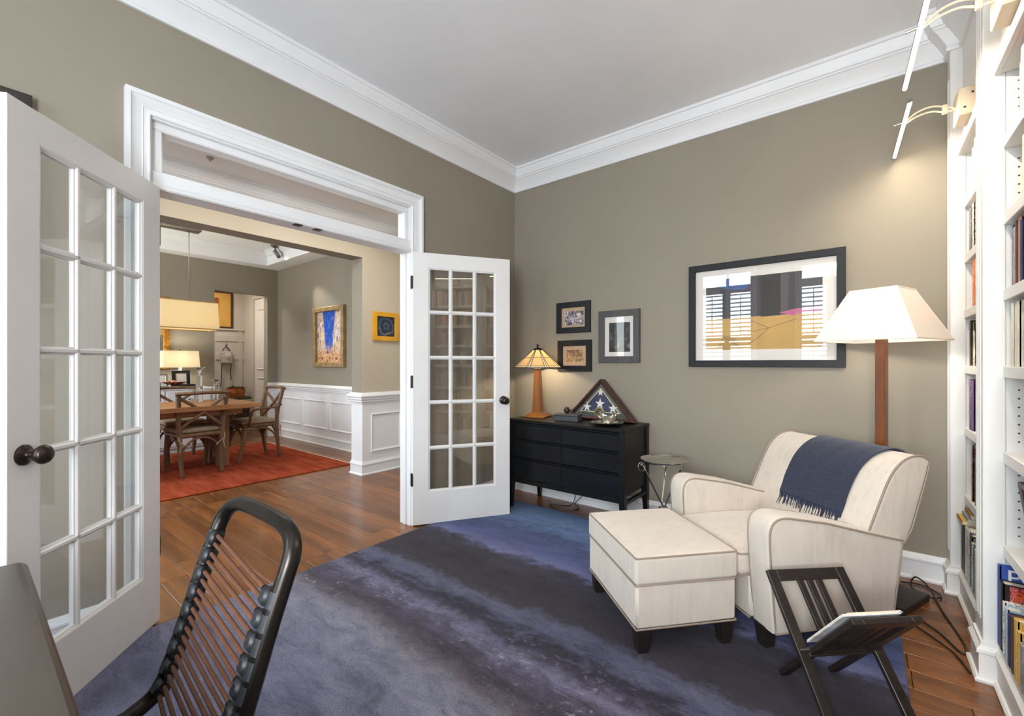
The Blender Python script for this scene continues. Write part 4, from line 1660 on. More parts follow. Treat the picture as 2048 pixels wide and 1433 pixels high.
# trinket box with a small figurine
bx = thing('trinket_box', 'small dark lidded box on the dresser in front of flag case', 'box', (-1.868, 3.075, 0.7505), math.radians(10))
GREYB = plain('dark_grey_box', (56, 60, 62), 0.5, var=0.08)
q = MB()
q.box(-0.1, 0.1, -0.055, 0.055, 0, 0.038, 0.002)
q.build('body', GREYB, bx)
q = MB()
q.box(-0.101, 0.101, -0.056, 0.056, 0.0395, 0.052, 0.003)
q.build('lid', GREYB, bx)
fgn = thing('figurine', 'tiny dark spiny fish figurine standing on the small dark box', 'figurine', (-1.885, 3.085, 0.8031), math.radians(20))
q = MB()
ring = []
for (x_, rr) in ((-0.03, 0.002), (-0.022, 0.012), (-0.006, 0.02), (0.01, 0.018), (0.022, 0.009), (0.028, 0.005)):
    ring.append((x_, rr))
q.tube([(x_, 0, 0.026) for x_, rr in ring], [rr for x_, rr in ring], 12, flat=1.15)
q.prism([(0.026, 0.022), (0.048, 0.044), (0.042, 0.026), (0.048, 0.006)], -0.002, 0.002, MX((1, 0, 0), (0, 0, 1), (0, -1, 0), (0, 0, 0)))
q.prism([(-0.018, 0.042), (-0.02, 0.056), (-0.008, 0.048), (-0.004, 0.06), (0.004, 0.048), (0.012, 0.054), (0.014, 0.04)], -0.0015, 0.0015, MX((1, 0, 0), (0, 0, 1), (0, -1, 0), (0, 0, 0)))
q.box(-0.016, 0.014, -0.01, 0.01, 0.0, 0.009, 0.002)
q.build('fish', BRONZE, fgn, smooth=40)
# silver dish and bowl
q = MB()
q.lathe([(0.0, 0.0), (0.055, 0.0), (0.06, 0.004), (0.10, 0.012), (0.122, 0.02), (0.124, 0.023), (0.12, 0.024), (0.098, 0.017), (0.058, 0.009), (0, 0.008)], 36)
dish = tag(q.build('dish', CHROME, smooth=50, loc=(-1.50, 3.02, 0.7505)), 'wide polished silver dish near the right end of the dresser', 'dish')
q = MB()


def petal(u, v_):
    a = 2 * PI * u
    r_ = 0.03 + 0.045 * v_ ** 0.8 * (1 + 0.16 * math.cos(5 * a) * v_)
    return (r_ * math.cos(a), r_ * math.sin(a), 0.002 + 0.062 * v_ ** 1.3 + 0.012 * math.cos(5 * a) * v_)


q.grid(petal, 40, 8)
q.lathe([(0.0, 0.0), (0.03, 0.0), (0.031, 0.003), (0.0, 0.004)], 24)
bw = q.build('bowl', CHROME, smooth=60, loc=(-1.495, 3.02, 0.7598))
so_ = bw.modifiers.new('thick', 'SOLIDIFY')
so_.thickness = 0.002
tag(bw, 'petal-edged shiny bowl sitting in the silver dish', 'bowl')

# ------------------------------------------------------------------ pictures


def picture(name, label, x0, x1, z0, z1, wf, depth, fm, matm=None, pr=None, prm=None, glass_=True, M=None, cat='picture', bevel=0.002):
    """framed picture; M maps (u right, v up, w out of the wall)"""
    M = M or MX((1, 0, 0), (0, 0, 1), (0, -1, 0), (0, YB - 0.0006, 0))
    cx, cz = (x0 + x1) / 2, (z0 + z1) / 2
    o = M @ Vector((cx, cz, 0))
    t = thing(name, label, cat, tuple(o))
    R = M.copy()
    R.translation = (0, 0, 0)
    q = MB()
    a, b_ = (x1 - x0) / 2, (z1 - z0) / 2
    q.mould([(0, 0), (0, depth - bevel), (bevel, depth), (wf - bevel, depth), (wf, depth - bevel), (wf, 0)], [(-a, -b_), (a, -b_), (a, b_), (-a, b_)], True, R)
    q.build('frame', fm, t)
    if matm:
        q = MB()
        q.box(-a + wf * 0.6, a - wf * 0.6, -b_ + wf * 0.6, b_ - wf * 0.6, 0.001, 0.006, M=R)
        q.build('mat_board', matm, t)
    if pr:
        q = MB()
        q.box(pr[0] - cx, pr[1] - cx, pr[2] - cz, pr[3] - cz, 0.0061, 0.0068, M=R)
        q.build('print', prm, t)
    if glass_:
        q = MB()
        q.box(-a + wf * 0.7, a - wf * 0.7, -b_ + wf * 0.7, b_ - wf * 0.7, 0.0095, 0.0115, M=R)
        q.build('glass', PGLASS, t)
    return t, R, cx, cz


def photo_mat(name, stops, sx=14, dist=1.2, sz=None):
    x = N(name)
    v = x.coords((sx, sx, sz or sx))
    f1 = x.noise(v, 1.0, 5, 0.65, dist)
    x.base(x.ramp(f1, stops))
    return x.set(0.45, 0, 0.3)


TANMAT = plain('tan_mat', (196, 166, 138), 0.8, var=0.02)
picture('picture', 'upper small black-framed photograph with tan mat above the table lamp', -2.153, -1.815, 1.478, 1.75, 0.05, 0.022, BLUEBK, TANMAT,
        (-2.07, -1.885, 1.548, 1.668), photo_mat('group_photo', [(0.38, (46, 44, 62)), (0.5, (150, 140, 150)), (0.58, (232, 222, 214))], 26))
picture('picture', 'lower small black-framed sepia photograph just right of the table lamp', -2.14, -1.805, 1.141, 1.414, 0.05, 0.022, CHARF, TANMAT,
        (-2.055, -1.88, 1.225, 1.33), photo_mat('sepia_photo', [(0.36, (84, 68, 58)), (0.5, (150, 118, 86)), (0.6, (206, 170, 126))], 16))
picture('picture', 'grey wood framed dark photograph with white mat left of the large print', -1.735, -1.378, 1.217, 1.645, 0.052, 0.024, SLATEF, MATW,
        (-1.645, -1.462, 1.305, 1.545), photo_mat('dark_photo', [(0.4, (36, 40, 44)), (0.55, (58, 62, 64)), (0.72, (150, 152, 148))], 12))
t, R, cx, cz = picture('picture', 'large charcoal-framed abstract print hanging over the armchair', -1.001, -0.083, 1.187, 1.917, 0.045, 0.03, CHARF, MATW)


def flat(c_):
    return plain('ink_%d_%d_%d' % c_, c_, 0.6, var=0.05, scale=5)


PMATS = [flat((64, 58, 62)), flat((40, 38, 38)), flat((48, 78, 134)), flat((190, 152, 84)), flat((186, 96, 136)), flat((166, 128, 64)), flat((110, 82, 48)), flat((82, 76, 80))]
q = MB()
PX0, PX1, PZ0, PZ1 = -0.886, -0.199, 1.306, 1.804


def pp(u, v_):
    return (PX0 + (PX1 - PX0) * u - cx, PZ1 + (PZ0 - PZ1) * v_ - cz)


def patch(pts, m_, lay):
    w_ = 0.0061 + 0.00012 * lay
    q.prism([pp(*p) for p in pts], w_ - 0.0001, w_ + 0.0001, R, m_)


patch([(0, 0), (1, 0), (1, 0.6), (0, 0.6)], 0, 0)
patch([(0, 0.57), (1, 0.53), (1, 1), (0, 1)], 3, 1)
patch([(0.5, 0.02), (0.672, 0), (0.672, 0.556), (0.505, 0.562)], 1, 2)
patch([(0.672, 0), (0.74, 0), (0.73, 0.55), (0.672, 0.552)], 7, 2)
patch([(0.0, 0.0), (0.415, 0.0), (0.385, 0.165), (0.27, 0.17), (0.16, 0.13), (0.0, 0.02)], 2, 3)
patch([(0.13, 0.13), (0.19, 0.15), (0.19, 0.56), (0.13, 0.56)], 1, 2)
patch([(0.66, 0.52), (0.8, 0.48), (1.0, 0.47), (1.0, 0.56), (0.8, 0.55), (0.775, 0.57)], 4, 4)
patch([(0.175, 0.8), (0.27, 0.82), (0.345, 1.0), (0.09, 1.0)], 5, 3)


def pline(a, b_, wd=0.006):
    A_, B_ = Vector(a), Vector(b_)
    d_ = (B_ - A_).normalized()
    n_ = Vector((-d_.y, d_.x)) * wd / 2
    patch([tuple(A_ - n_), tuple(B_ - n_), tuple(B_ + n_), tuple(A_ + n_)], 6, 5)


for a, b_ in (((0.41, 0.6), (0.575, 0.715)), ((0.575, 0.715), (0.8, 0.615)), ((0.575, 0.715), (0.41, 0.765)), ((0.575, 0.715), (0.47, 0.86)), ((0.47, 0.86), (0.4, 0.92)), ((0.15, 0.8), (0.31, 0.95))):
    pline(a, b_)
q.build('print', PMATS, t)
picture('picture', 'large dark-framed picture high on the left wall behind the open door', -0.62, 0.186, 1.45, 2.287, 0.06, 0.035, ESPR, MATW, (-0.48, 0.046, 1.59, 2.147), photo_mat('landscape_print', [(0.35, (70, 84, 92)), (0.5, (134, 140, 132)), (0.65, (196, 188, 170))], 5), False,
        MX((0, 1, 0), (0, 0, 1), (1, 0, 0), (XA + 0.0006, 0, 0)))

# ------------------------------------------------------------------ silver tray table
tt = thing('tray_table', 'small round silver tray table on crossed legs between dresser and armchair', 'table', (-1.043, 2.928, 0))
q = MB()
q.lathe([(0.0, 0.548), (0.10, 0.548), (0.122, 0.552), (0.142, 0.562), (0.15, 0.568), (0.152, 0.572), (0.148, 0.574), (0.14, 0.568), (0.12, 0.558), (0.1, 0.5545), (0, 0.5545)], 40)
q.build('tray', CHROME, tt, smooth=50)
for k in range(3):
    a = math.radians(100 + 120 * k)
    b_ = a + PI + 0.35
    q = MB()
    za = 0.0 if k != 99 else 0
    q.tube([(0.145 * math.cos(a), 0.145 * math.sin(a), 0.545), (0.012 * math.cos(a + 1.6), 0.012 * math.sin(a + 1.6), 0.25), (0.15 * math.cos(b_), 0.15 * math.sin(b_), RUGZ + 0.006)], 0.006, 8)
    q.lathe([(0, -0.006), (0.009, -0.006), (0.009, 0.008), (0, 0.008)], 10, (0.145 * math.cos(a), 0.145 * math.sin(a), 0.54))
    q.build('leg', CHROME, tt, smooth=40)
q = MB()
q.tube([(0.026 * math.cos(2 * PI * i / 20), 0.026 * math.sin(2 * PI * i / 20), 0.25) for i in range(20)], 0.005, 8, closed=True)
q.build('collar_ring', CHROME, tt, smooth=40)
q = MB()
cr = Vector((-0.125, -0.06, 0.515))
q.tube([cr + Vector((0.024 * math.cos(2 * PI * i / 20) * 0.78, 0.024 * math.cos(2 * PI * i / 20) * 0.62, 0.03 * math.sin(2 * PI * i / 20))) for i in range(20)], 0.0028, 8, closed=True)
q.build('handle_ring', CHROME, tt, smooth=40)

# ------------------------------------------------------------------ desk and cord chair in the foreground
dk = thing('desk', 'satin grey-brown desk with rounded edge at lower left foreground', 'desk', (-0.85, -0.35, 0))
q = MB()
dpoly = [(p.x, p.y) for p in roundpath([(0.0, 0.455, 0), (-0.728, 0.455, 0), (-0.728, -0.4, 0)], 0.03, 6)] + [(0.78, -0.4), (0.78, 0.455)]
for (i0, zz0), (i1, zz1) in zip([(0.006, 0.7), (0.0, 0.708), (0.0, 0.724), (0.002, 0.731), (0.006, 0.736), (0.012, 0.739)], [(0.0, 0.708), (0.0, 0.724), (0.002, 0.731), (0.006, 0.736), (0.012, 0.739), (0.02, 0.74)]):
    pa, pb_ = inset(dpoly, i0), inset(dpoly, i1)
    n_ = len(dpoly)
    q.add([(x_, y_, zz0) for x_, y_ in pa] + [(x_, y_, zz1) for x_, y_ in pb_], [(i, (i + 1) % n_, n_ + (i + 1) % n_, n_ + i) for i in range(n_)])
pa = inset(dpoly, 0.02)
q.add([(x_, y_, 0.74) for x_, y_ in pa], [tuple(range(len(pa)))])
pa = inset(dpoly, 0.006)
q.add([(x_, y_, 0.7) for x_, y_ in pa], [tuple(reversed(range(len(pa))))])
q.build('top', DESK, dk, smooth=50)
for s in (-1, 1):
    q = MB()
    q.box(s * 0.62, s * 0.66, -0.36, 0.36, 0.0 if True else 0, 0.7, 0.003)
    q.build('leg_panel', DESK, dk).location = (0, 0, RUGZ)
q = MB()
q.box(-0.62, 0.62, -0.36, -0.34, 0.25, 0.7, 0.002)
q.build('modesty_panel', DESK, dk)

cx0 = -1.023
oc = thing('desk_chair', 'tubular desk chair with brown elastic cords tucked under the desk', 'chair', (cx0, 0.12, RUGZ))


def rail_pt(y_, z_):
    return y_, z_


HW = 0.177
side = [(-0.16, 0.445), (0.06, 0.452), (0.115, 0.463), (0.15, 0.485), (0.172, 0.53), (0.2, 0.61), (0.235, 0.72), (0.268, 0.815)]
sp = [(p.y, p.z) for p in spline([(0, a, b_) for a, b_ in side], 5)]
left = [Vector((-HW, a, b_)) for a, b_ in sp]
right = [Vector((HW, a, b_)) for a, b_ in sp]
topc = []
rc = 0.1
ty, tz = 0.292, 0.874
for k in range(9):
    a = PI / 2 * k / 8
    f_ = 1 - math.cos(a)
    topc.append(Vector((-HW + rc * (1 - math.cos(a)) ** 1.15, 0.268 + (ty - 0.268) * math.sin(a), 0.815 + (tz - 0.815) * math.sin(a))))
arc = left + topc[1:] + [Vector((-0.03, ty + 0.001, tz + 0.0008)), Vector((0.03, ty + 0.001, tz + 0.0008))] + [Vector((-p.x, p.y, p.z)) for p in reversed(topc[1:])] + list(reversed(right))
q = MB()
q.tube(arc, 0.0165, 14)
q.build('frame', TUBE, oc, smooth=40)
q = MB()
q.tube([(-HW, -0.16, 0.445), (-0.15, -0.19, 0.44), (0.15, -0.19, 0.44), (HW, -0.16, 0.445)], 0.0165, 12)
q.tube([(-HW, 0.0, 0.43), (HW, 0.0, 0.43)], 0.012, 10)
q.build('seat_rail', TUBE, oc, smooth=40)


def along(z_):
    for i in range(len(sp) - 1):
        if sp[i][1] <= z_ <= sp[i + 1][1]:
            f_ = (z_ - sp[i][1]) / (sp[i + 1][1] - sp[i][1])
            return sp[i][0] + f_ * (sp[i + 1][0] - sp[i][0])
    return sp[-1][0]


zc = [0.79 - 0.0365 * k for k in range(9)]
RDROP = 0.03
for s in (-1, 1):
    for z_ in [zz_ - (RDROP if s > 0 else 0) for zz_ in zc]:
        y_ = along(z_)
        sl = (along(z_ + 0.01) - along(z_ - 0.01)) / 0.02
        dd = Vector((0, sl, 1)).normalized()
        nn = Vector((0, -dd.z, dd.y))
        Mc = MX((1, 0, 0), dd, nn, (s * HW, y_, z_))
        q = MB()
        q.tube([Mc @ Vector((-s * 0.003, -0.0145, 0.001)), Mc @ Vector((-s * 0.003, 0.0145, 0.001))], 0.0178, 12)
        q.box(-s * 0.01, -s * 0.036, -0.0155, 0.0155, -0.008, 0.022, 0.006, M=Mc)
        cl = q.build('cord_clip', CLIP, oc, smooth=40)
        q = MB()
        for o_ in (-0.0088, 0.0088):
            q.tube([Mc @ Vector((-s * 0.012, o_, 0.011)), Mc @ Vector((-s * 0.041, o_, 0.011))], 0.0066, 10)
        q.build('cord_grommet', BLACKM, cl, smooth=40)
for z_ in zc:
    for o_ in (-0.0088, 0.0088):
        ends = []
        for s_, zz_ in ((-1, z_), (1, z_ - RDROP)):
            y_ = along(zz_)
            sl = (along(zz_ + 0.01) - along(zz_ - 0.01)) / 0.02
            dd = Vector((0, sl, 1)).normalized()
            nn = Vector((0, -dd.z, dd.y))
            ends.append(Vector((s_ * (HW - 0.034), y_, zz_)) + dd * o_ + nn * 0.011)
        q = MB()
        q.tube([ends[0], ends[0].lerp(ends[1], 0.5), ends[1]], 0.0043, 8)
        q.build('elastic_cord', BUNGEE, oc, smooth=40)
for k in range(8):
    y_ = 0.09 - 0.032 * k
    q = MB()
    q.tube([(-HW + 0.01, y_, 0.462), (0, y_, 0.458), (HW - 0.01, y_, 0.462)], 0.0052, 8)
    q.build('elastic_cord', BUNGEE, oc, smooth=40)
q = MB()
q.tube([(0, -0.04, 0.425), (0, -0.04, 0.09)], 0.025, 14)
q.box(-0.09, 0.09, -0.14, 0.06, 0.41, 0.432, 0.006)
q.build('column', TUBE, oc, smooth=40)
for k in range(5):
    a = 2 * PI * k / 5 + 0.3
    q = MB()
    e = Vector((0.27 * math.cos(a), -0.04 + 0.27 * math.sin(a), 0.065))
    q.tube([(0, -0.04, 0.1), (0.14 * math.cos(a), -0.04 + 0.14 * math.sin(a), 0.09), e], [0.022, 0.018, 0.013], 10)
    bl = q.build('base_spoke', TUBE, oc, smooth=40)
    q = MB()
    q.lathe([(0, -0.012), (0.02, -0.012), (0.026, -0.006), (0.026, 0.006), (0.02, 0.012), (0, 0.012)], 16, M=MX((math.cos(a), math.sin(a), 0), (0, 0, 1), (math.sin(a), -math.cos(a), 0), (e.x, e.y, 0.026)))
    q.tube([e, (e.x, e.y, 0.026)], 0.006, 8)
    q.build('caster', CLIP, bl, smooth=40)

# small fitting on the hall ceiling, seen through the transom
sd = thing('ceiling_fitting', 'tiny grey round fitting on the hall ceiling seen through the transom glass', 'ceiling fitting', (-3.88, 1.193, 2.776))
q = MB()
q.lathe([(0, 0), (0.024, 0), (0.024, -0.006), (0.016, -0.014), (0.008, -0.018), (0.008, -0.028), (0, -0.03)], 20)
q.build('body', plain('grey_fitting', (120, 118, 116), 0.5), sd, smooth=40)

# ------------------------------------------------------------------ dining room
RZ = 0.0142
x = N('red_rug_wool')
v = x.coords()
n1 = x.noise(x.coords((1, 5, 1)), 2.0, 5, 0.65)
n2 = x.noise(v, 180, 2, 0.7)
f = x.math('ADD', x.math('MULTIPLY', n1, 0.75), x.math('MULTIPLY', n2, 0.25))
x.base(x.ramp(f, [(0.3, (112, 46, 30)), (0.5, (152, 68, 44)), (0.7, (182, 94, 66))]))
x.bump(n2, 0.7, 0.005)
REDR = x.set(1.0, 0, 0.03)
q = MB()
q.box(-1.18, 1.18, -1.4, 1.4, 0.0005, 0.013, 0.004)
rr = q.build('rug', REDR, loc=(-5.98, 1.53, 0))
tag(rr, 'red hand-knotted rug under the dining table', 'rug')
q = MB()
fr = random.Random(2)
q.box(-1.18, 1.18, 1.398, 1.412, 0.001, 0.009, 0.002)
for k in range(150):
    xx = -1.18 + 2.36 * (k + 0.5) / 150
    q.tube([(xx, 1.41, 0.006), (xx + fr.uniform(-0.01, 0.01), 1.41 + fr.uniform(0.02, 0.045), 0.003)], [0.003, 0.002], 4)
fo = q.build('fringe', plain('cream_fringe', (214, 190, 160), 0.9), rr)
fo['kind'] = 'stuff'

tb = thing('dining_table', 'long rustic wooden dining table on the red rug', 'table', (-6.01, 1.1, RZ))
TW = 0.49
bw_ = 2 * TW / 5
for k in range(5):
    q = MB()
    q.box(-TW + k * bw_ + 0.0008, -TW + (k + 1) * bw_ - 0.0008, -1.12, 1.12, 0.686, 0.737, 0.004)
    q.build('tabletop_board', OAKF, tb)
q = MB()
q.box(-TW + 0.1, TW - 0.1, -0.95, 0.95, 0.62, 0.686, 0.003)
q.build('apron', OAKF, tb)
TLEG = wood('table_leg_wood', (104, 72, 48), (158, 118, 84), 'z', 0.55)
for yy in (-0.83, 0.83):
    for xx in (-0.17, 0.13):
        q = MB()
        q.box(xx - 0.055, xx + 0.055, yy - 0.055, yy + 0.055, 0.0, 0.62, 0.004)
        q.build('leg', TLEG, tb)
    q = MB()
    q.box(-0.115, 0.075, yy - 0.03, yy + 0.03, 0.08, 0.16, 0.003)
    q.build('stretcher', TLEG, tb)

TIES = plain('linen_ties', (176, 158, 134), 0.9)


def xchair(arms, label, loc, rz, group):
    t = thing('dining_chair', label, 'chair', loc, rz, group)
    for s in (-1, 1):
        q = MB()
        q.tube(spline([(0.235, s * 0.185, 0.0), (0.205, s * 0.195, 0.2), (0.19, s * 0.2, 0.44), (0.2, s * 0.212, 0.62), (0.255, s * 0.228, 0.87)], 5),
               [0.019 + 0.005 * min(1, i / 8) for i in range(21)], 10)
        q.build('leg', CHAIRW, t, smooth=40)
        q = MB()
        q.tube(spline([(-0.255, s * 0.195, 0.0), (-0.215, s * 0.195, 0.16), (-0.19, s * 0.19, 0.32), (-0.185, s * 0.185, 0.43)], 5), [0.018 + 0.007 * min(1, i / 10) for i in range(16)], 10)
        q.build('leg', CHAIRW, t, smooth=40)
    q = MB()
    q.tube(spline([(0.252, -0.255, 0.87), (0.285, -0.13, 0.878), (0.295, 0, 0.88), (0.285, 0.13, 0.878), (0.252, 0.255, 0.87)], 5), 0.031, 12, flat=0.62)
    q.build('top_rail', CHAIRW, t, smooth=40)
    for s in (-1, 1):
        q = MB()
        q.tube(spline([(0.24, s * 0.215, 0.83), (0.25 + 0.006 * s, 0.0, 0.672), (0.195, -s * 0.2, 0.5)], 6), 0.017, 8)
        q.build('cross_brace', CHAIRW, t, smooth=40)
    q = MB()
    rbox(q, -0.215, 0.205, -0.215, 0.215, 0.40, 0.445, 0.02, 6)
    q.build('seat_frame', CHAIRW, t, smooth=50)
    q = MB()
    rbox(q, -0.225, 0.18, -0.215, 0.215, 0.446, 0.49, 0.021, 6, 0.012)
    cu = q.build('seat_cushion', LINEN, t, smooth=60)
    for s in (-1, 1):
        q = MB()
        for k in range(2):
            q.tube(spline([(0.16, s * 0.2, 0.45), (0.225, s * 0.215, 0.41 - 0.03 * k), (0.235, s * (0.2 - 0.04 * k), 0.33), (0.24, s * (0.215 - 0.09 * k), 0.25 + 0.05 * k)], 4), 0.0045, 5)
        tq = q.build('cushion_tie', TIES, cu)
        tq['kind'] = 'stuff'
    for a0, a1 in (((0.2, -0.195), (0.2, 0.195)), ((-0.205, -0.19), (-0.205, 0.19)), ((-0.2, -0.19), (0.2, -0.198)), ((-0.2, 0.19), (0.2, 0.198))):
        A_, B_ = Vector((*a0, 0.2)), Vector((*a1, 0.2))
        q = MB()
        q.tube(spline([A_, A_.lerp(B_, 0.1) + Vector((0, 0, 0.1)), A_.lerp(B_, 0.3) + Vector((0, 0, 0.175)), A_.lerp(B_, 0.5) + Vector((0, 0, 0.19)),
                       A_.lerp(B_, 0.7) + Vector((0, 0, 0.175)), A_.lerp(B_, 0.9) + Vector((0, 0, 0.1)), B_], 4), 0.012, 8)
        q.build('bent_brace', CHAIRW, t, smooth=40)
    if arms:
        for s in (-1, 1):
            q = MB()
            q.tube(spline([(0.235, s * 0.225, 0.665), (0.1, s * 0.27, 0.64), (-0.06, s * 0.285, 0.635), (-0.13, s * 0.275, 0.61), (-0.145, s * 0.25, 0.53), (-0.135, s * 0.222, 0.42)], 5), 0.0155, 10, flat=0.9)
            q.build('armrest', CHAIRW, t, smooth=40)
    return t


GR = 'chairs around the dining table'
xchair(False, 'cross-back dining chair with its back to the study at the table front', (-5.80, 1.63, RZ + 0.0045), 0.06, GR)
xchair(True, 'cross-back dining armchair facing left at the right end of the table', (-6.07, 2.345, RZ + 0.0045), math.radians(92), GR)
xchair(False, 'cross-back dining chair on the far side of the table by the buffet', (-6.66, 1.74, RZ + 0.0045), math.radians(180), GR)

CRY = crystal('crystal')
for (xx, yy, h, lab) in ((-6.2, 1.795, 0.415, 'tall crystal candlestick with flared cup on the dining table'), (-6.2, 1.965, 0.265, 'short crystal candlestick with flared cup on the dining table')):
    q = MB()
    q.lathe([(0, 0), (0.04, 0), (0.042, 0.012), (0.034, 0.02), (0.034, h * 0.35), (0.036, h * 0.75), (0.024, h - 0.05), (0.022, h - 0.035), (0.05, h - 0.015), (0.062, h), (0.05, h - 0.004), (0.012, h - 0.02), (0, h - 0.02)], 4 if False else 8)
    tag(q.build('candlestick', CRY, loc=(xx, yy, RZ + 0.7375)), lab, 'candlestick', 'crystal candlesticks')

# pendant
PEND = shade('pendant_linen', (255, 246, 220), 0.5)
pd = thing('pendant_light', 'rectangular linen pendant lamp hanging over the dining table', 'light', (-6.6, 1.48, 1.64))
q = MB()
a, b_, h = 0.2, 0.577, 0.335
sq_shade(q, a + 0.012, b_ + 0.012, 0, a, b_, h, 0.003)
q.build('lamp_shade', PEND, pd)
q = MB()
q.box(-a, a, -b_, b_, 0.012, 0.016)
q.build('diffuser', shade('diffuser', (255, 240, 210), 0.7), pd)
q = MB()
q.tube([(-a - 0.012, -b_ - 0.012, 0), (a + 0.012, -b_ - 0.012, 0), (a + 0.012, b_ + 0.012, 0), (-a - 0.012, b_ + 0.012, 0)], 0.006, 6, closed=True)
q.tube([(-a, -b_, h), (a, -b_, h), (a, b_, h), (-a, b_, h)], 0.005, 6, closed=True)
q.build('shade_trim', plain('gold_tape', (190, 150, 88), 0.6), pd)
for yy in (-0.32, 0.32):
    q = MB()
    q.tube([(0, yy, 0.02), (0, yy, 1.17)], 0.0065, 8)
    rd_ = q.build('rod', NICKEL, pd, smooth=40)
    for zz, rt in ((1.187, 0), (1.212, 1)):
        q = MB()
        q.tube([((0.009 * math.cos(2 * PI * i / 14)) * (1 - rt), yy + 0.009 * math.cos(2 * PI * i / 14) * rt, zz + 0.016 * math.sin(2 * PI * i / 14)) for i in range(14)], 0.0028, 6, closed=True)
        q.build('chain_link', NICKEL, rd_, smooth=40)
q = MB()
q.box(-0.07, 0.07, -0.44, 0.44, 1.225, 1.262, 0.012)
q.box(-0.03, 0.03, -0.2, 0.2, 1.262, 1.36)
q.build('canopy', NICKEL, pd)
q = MB()
q.tube([(0, -0.4, 0.17), (0, 0.4, 0.17)], 0.008, 8)
q.build('bulb_bar', NICKEL, pd)
for yy in (1.15, 1.81):
    light('pendant_bulb', 'POINT', (-6.6, yy, 1.83), 13, (1.0, 0.87, 0.62), 0.05)

# adjustable spot and the picture it lights
sl_ = thing('spotlight', 'small brushed metal ceiling spotlight aimed at the cityscape painting', 'light', (-6.965, 2.99, 3.0))
q = MB()
q.lathe([(0, 0), (0.062, 0), (0.062, -0.014), (0.04, -0.034), (0.016, -0.046), (0, -0.048)], 20)
q.build('canopy', NICKEL, sl_, smooth=40)
Ms = (Vector((-6.0, 3.31, 1.75)) - Vector((-6.94, 3.0, 2.9))).normalized()
q = MB()
p0 = Vector((0.0, 0, -0.045))
q.tube([p0, p0 + Vector((0.01, 0.005, -0.045))], 0.012, 10)
p1 = p0 + Vector((0.01, 0.005, -0.06))
q.tube([p1 - Ms * 0.03, p1 + Ms * 0.1], 0.03, 16)
q.build('spot_head', NICKEL, sl_, smooth=40)
light('picture_spot', 'SPOT', (-6.86, 3.03, 2.85), 85, (1.0, 0.92, 0.8), 0.03, aim=(-6.02, 3.33, 1.72), spot=38, blend=0.7)

x = N('cityscape')
v = x.coords()
sp_ = x.n('SeparateXYZ')
x.l(v, sp_.inputs[0])
n1 = x.noise(x.coords((14, 1, 5)), 2.0, 4, 0.6, 0.4)
n2 = x.noise(x.coords((22, 1, 13)), 1.6, 4, 0.72)
cityc = x.ramp(n2, [(0.3, (38, 42, 62)), (0.42, (190, 96, 50)), (0.5, (230, 200, 140)), (0.58, (70, 96, 150)), (0.66, (238, 226, 200)), (0.75, (196, 120, 60))], 'CONSTANT')
skyc = x.ramp(n1, [(0.3, (8, 44, 150)), (0.55, (16, 84, 190)), (0.7, (110, 160, 214))])
wall_ = x.ramp(n1, [(0.35, (96, 110, 150)), (0.45, (214, 220, 226)), (0.55, (232, 178, 96)), (0.65, (56, 80, 150))])
dx = x.math('ABSOLUTE', x.math('SUBTRACT', sp_.outputs['X'], -0.03))
side_ = x.math('MULTIPLY', x.math('SUBTRACT', x.math('ADD', dx, x.math('MULTIPLY', n2, 0.12)), x.math('ADD', 0.16, x.math('MULTIPLY', sp_.outputs['Z'], 0.16))), 30, True)
low = x.math('MULTIPLY', x.math('ADD', x.math('SUBTRACT', -0.1, sp_.outputs['Z']), x.math('MULTIPLY', x.math('SUBTRACT', n2, 0.5), 0.5)), 8, True)
x.base(x.mix(low, x.mix(side_, skyc, wall_), cityc))
CITY = x.set(0.5)
GILT = plain('pale_gilt', (158, 132, 92), 0.45, 0.3, var=0.12, scale=14)
picture('painting', 'tall abstract city painting in gilt frame on the dining room wall', -6.458, -5.617, 1.16, 2.03, 0.065, 0.055, GILT, None, (-6.4, -5.675, 1.22, 1.97), CITY, False, None, 'painting', 0.006)
x = N('swirl_painting')
v = x.coords()
n1 = x.noise(v, 5, 4, 0.6, 2.5)
wv = x.n('TexWave')
wv.wave_type = 'RINGS'
wv.inputs['Scale'].default_value = 5.0
wv.inputs['Distortion'].default_value = 5.0
wv.inputs['Detail'].default_value = 3.0
x.l(v, wv.inputs['Vector'])
x.base(x.ramp(x.math('ADD', x.math('MULTIPLY', wv.outputs['Fac'], 0.5), x.math('MULTIPLY', n1, 0.5)), [(0.2, (20, 32, 52)), (0.55, (44, 62, 82)), (0.72, (66, 76, 86)), (0.82, (150, 112, 84))]))
SWIRL = x.set(0.5)
picture('painting', 'small dark blue swirl painting in bright yellow frame in the hall', 2.84, 3.178, 1.466, 1.787, 0.05, 0.026, plain('yellow_frame', (214, 156, 34), 0.45, var=0.05), None,
        (2.885, 3.133, 1.512, 1.741), SWIRL, False, MX((0, 1, 0), (0, 0, 1), (1, 0, 0), (XH0 + 0.0006, 0, 0)), 'painting')

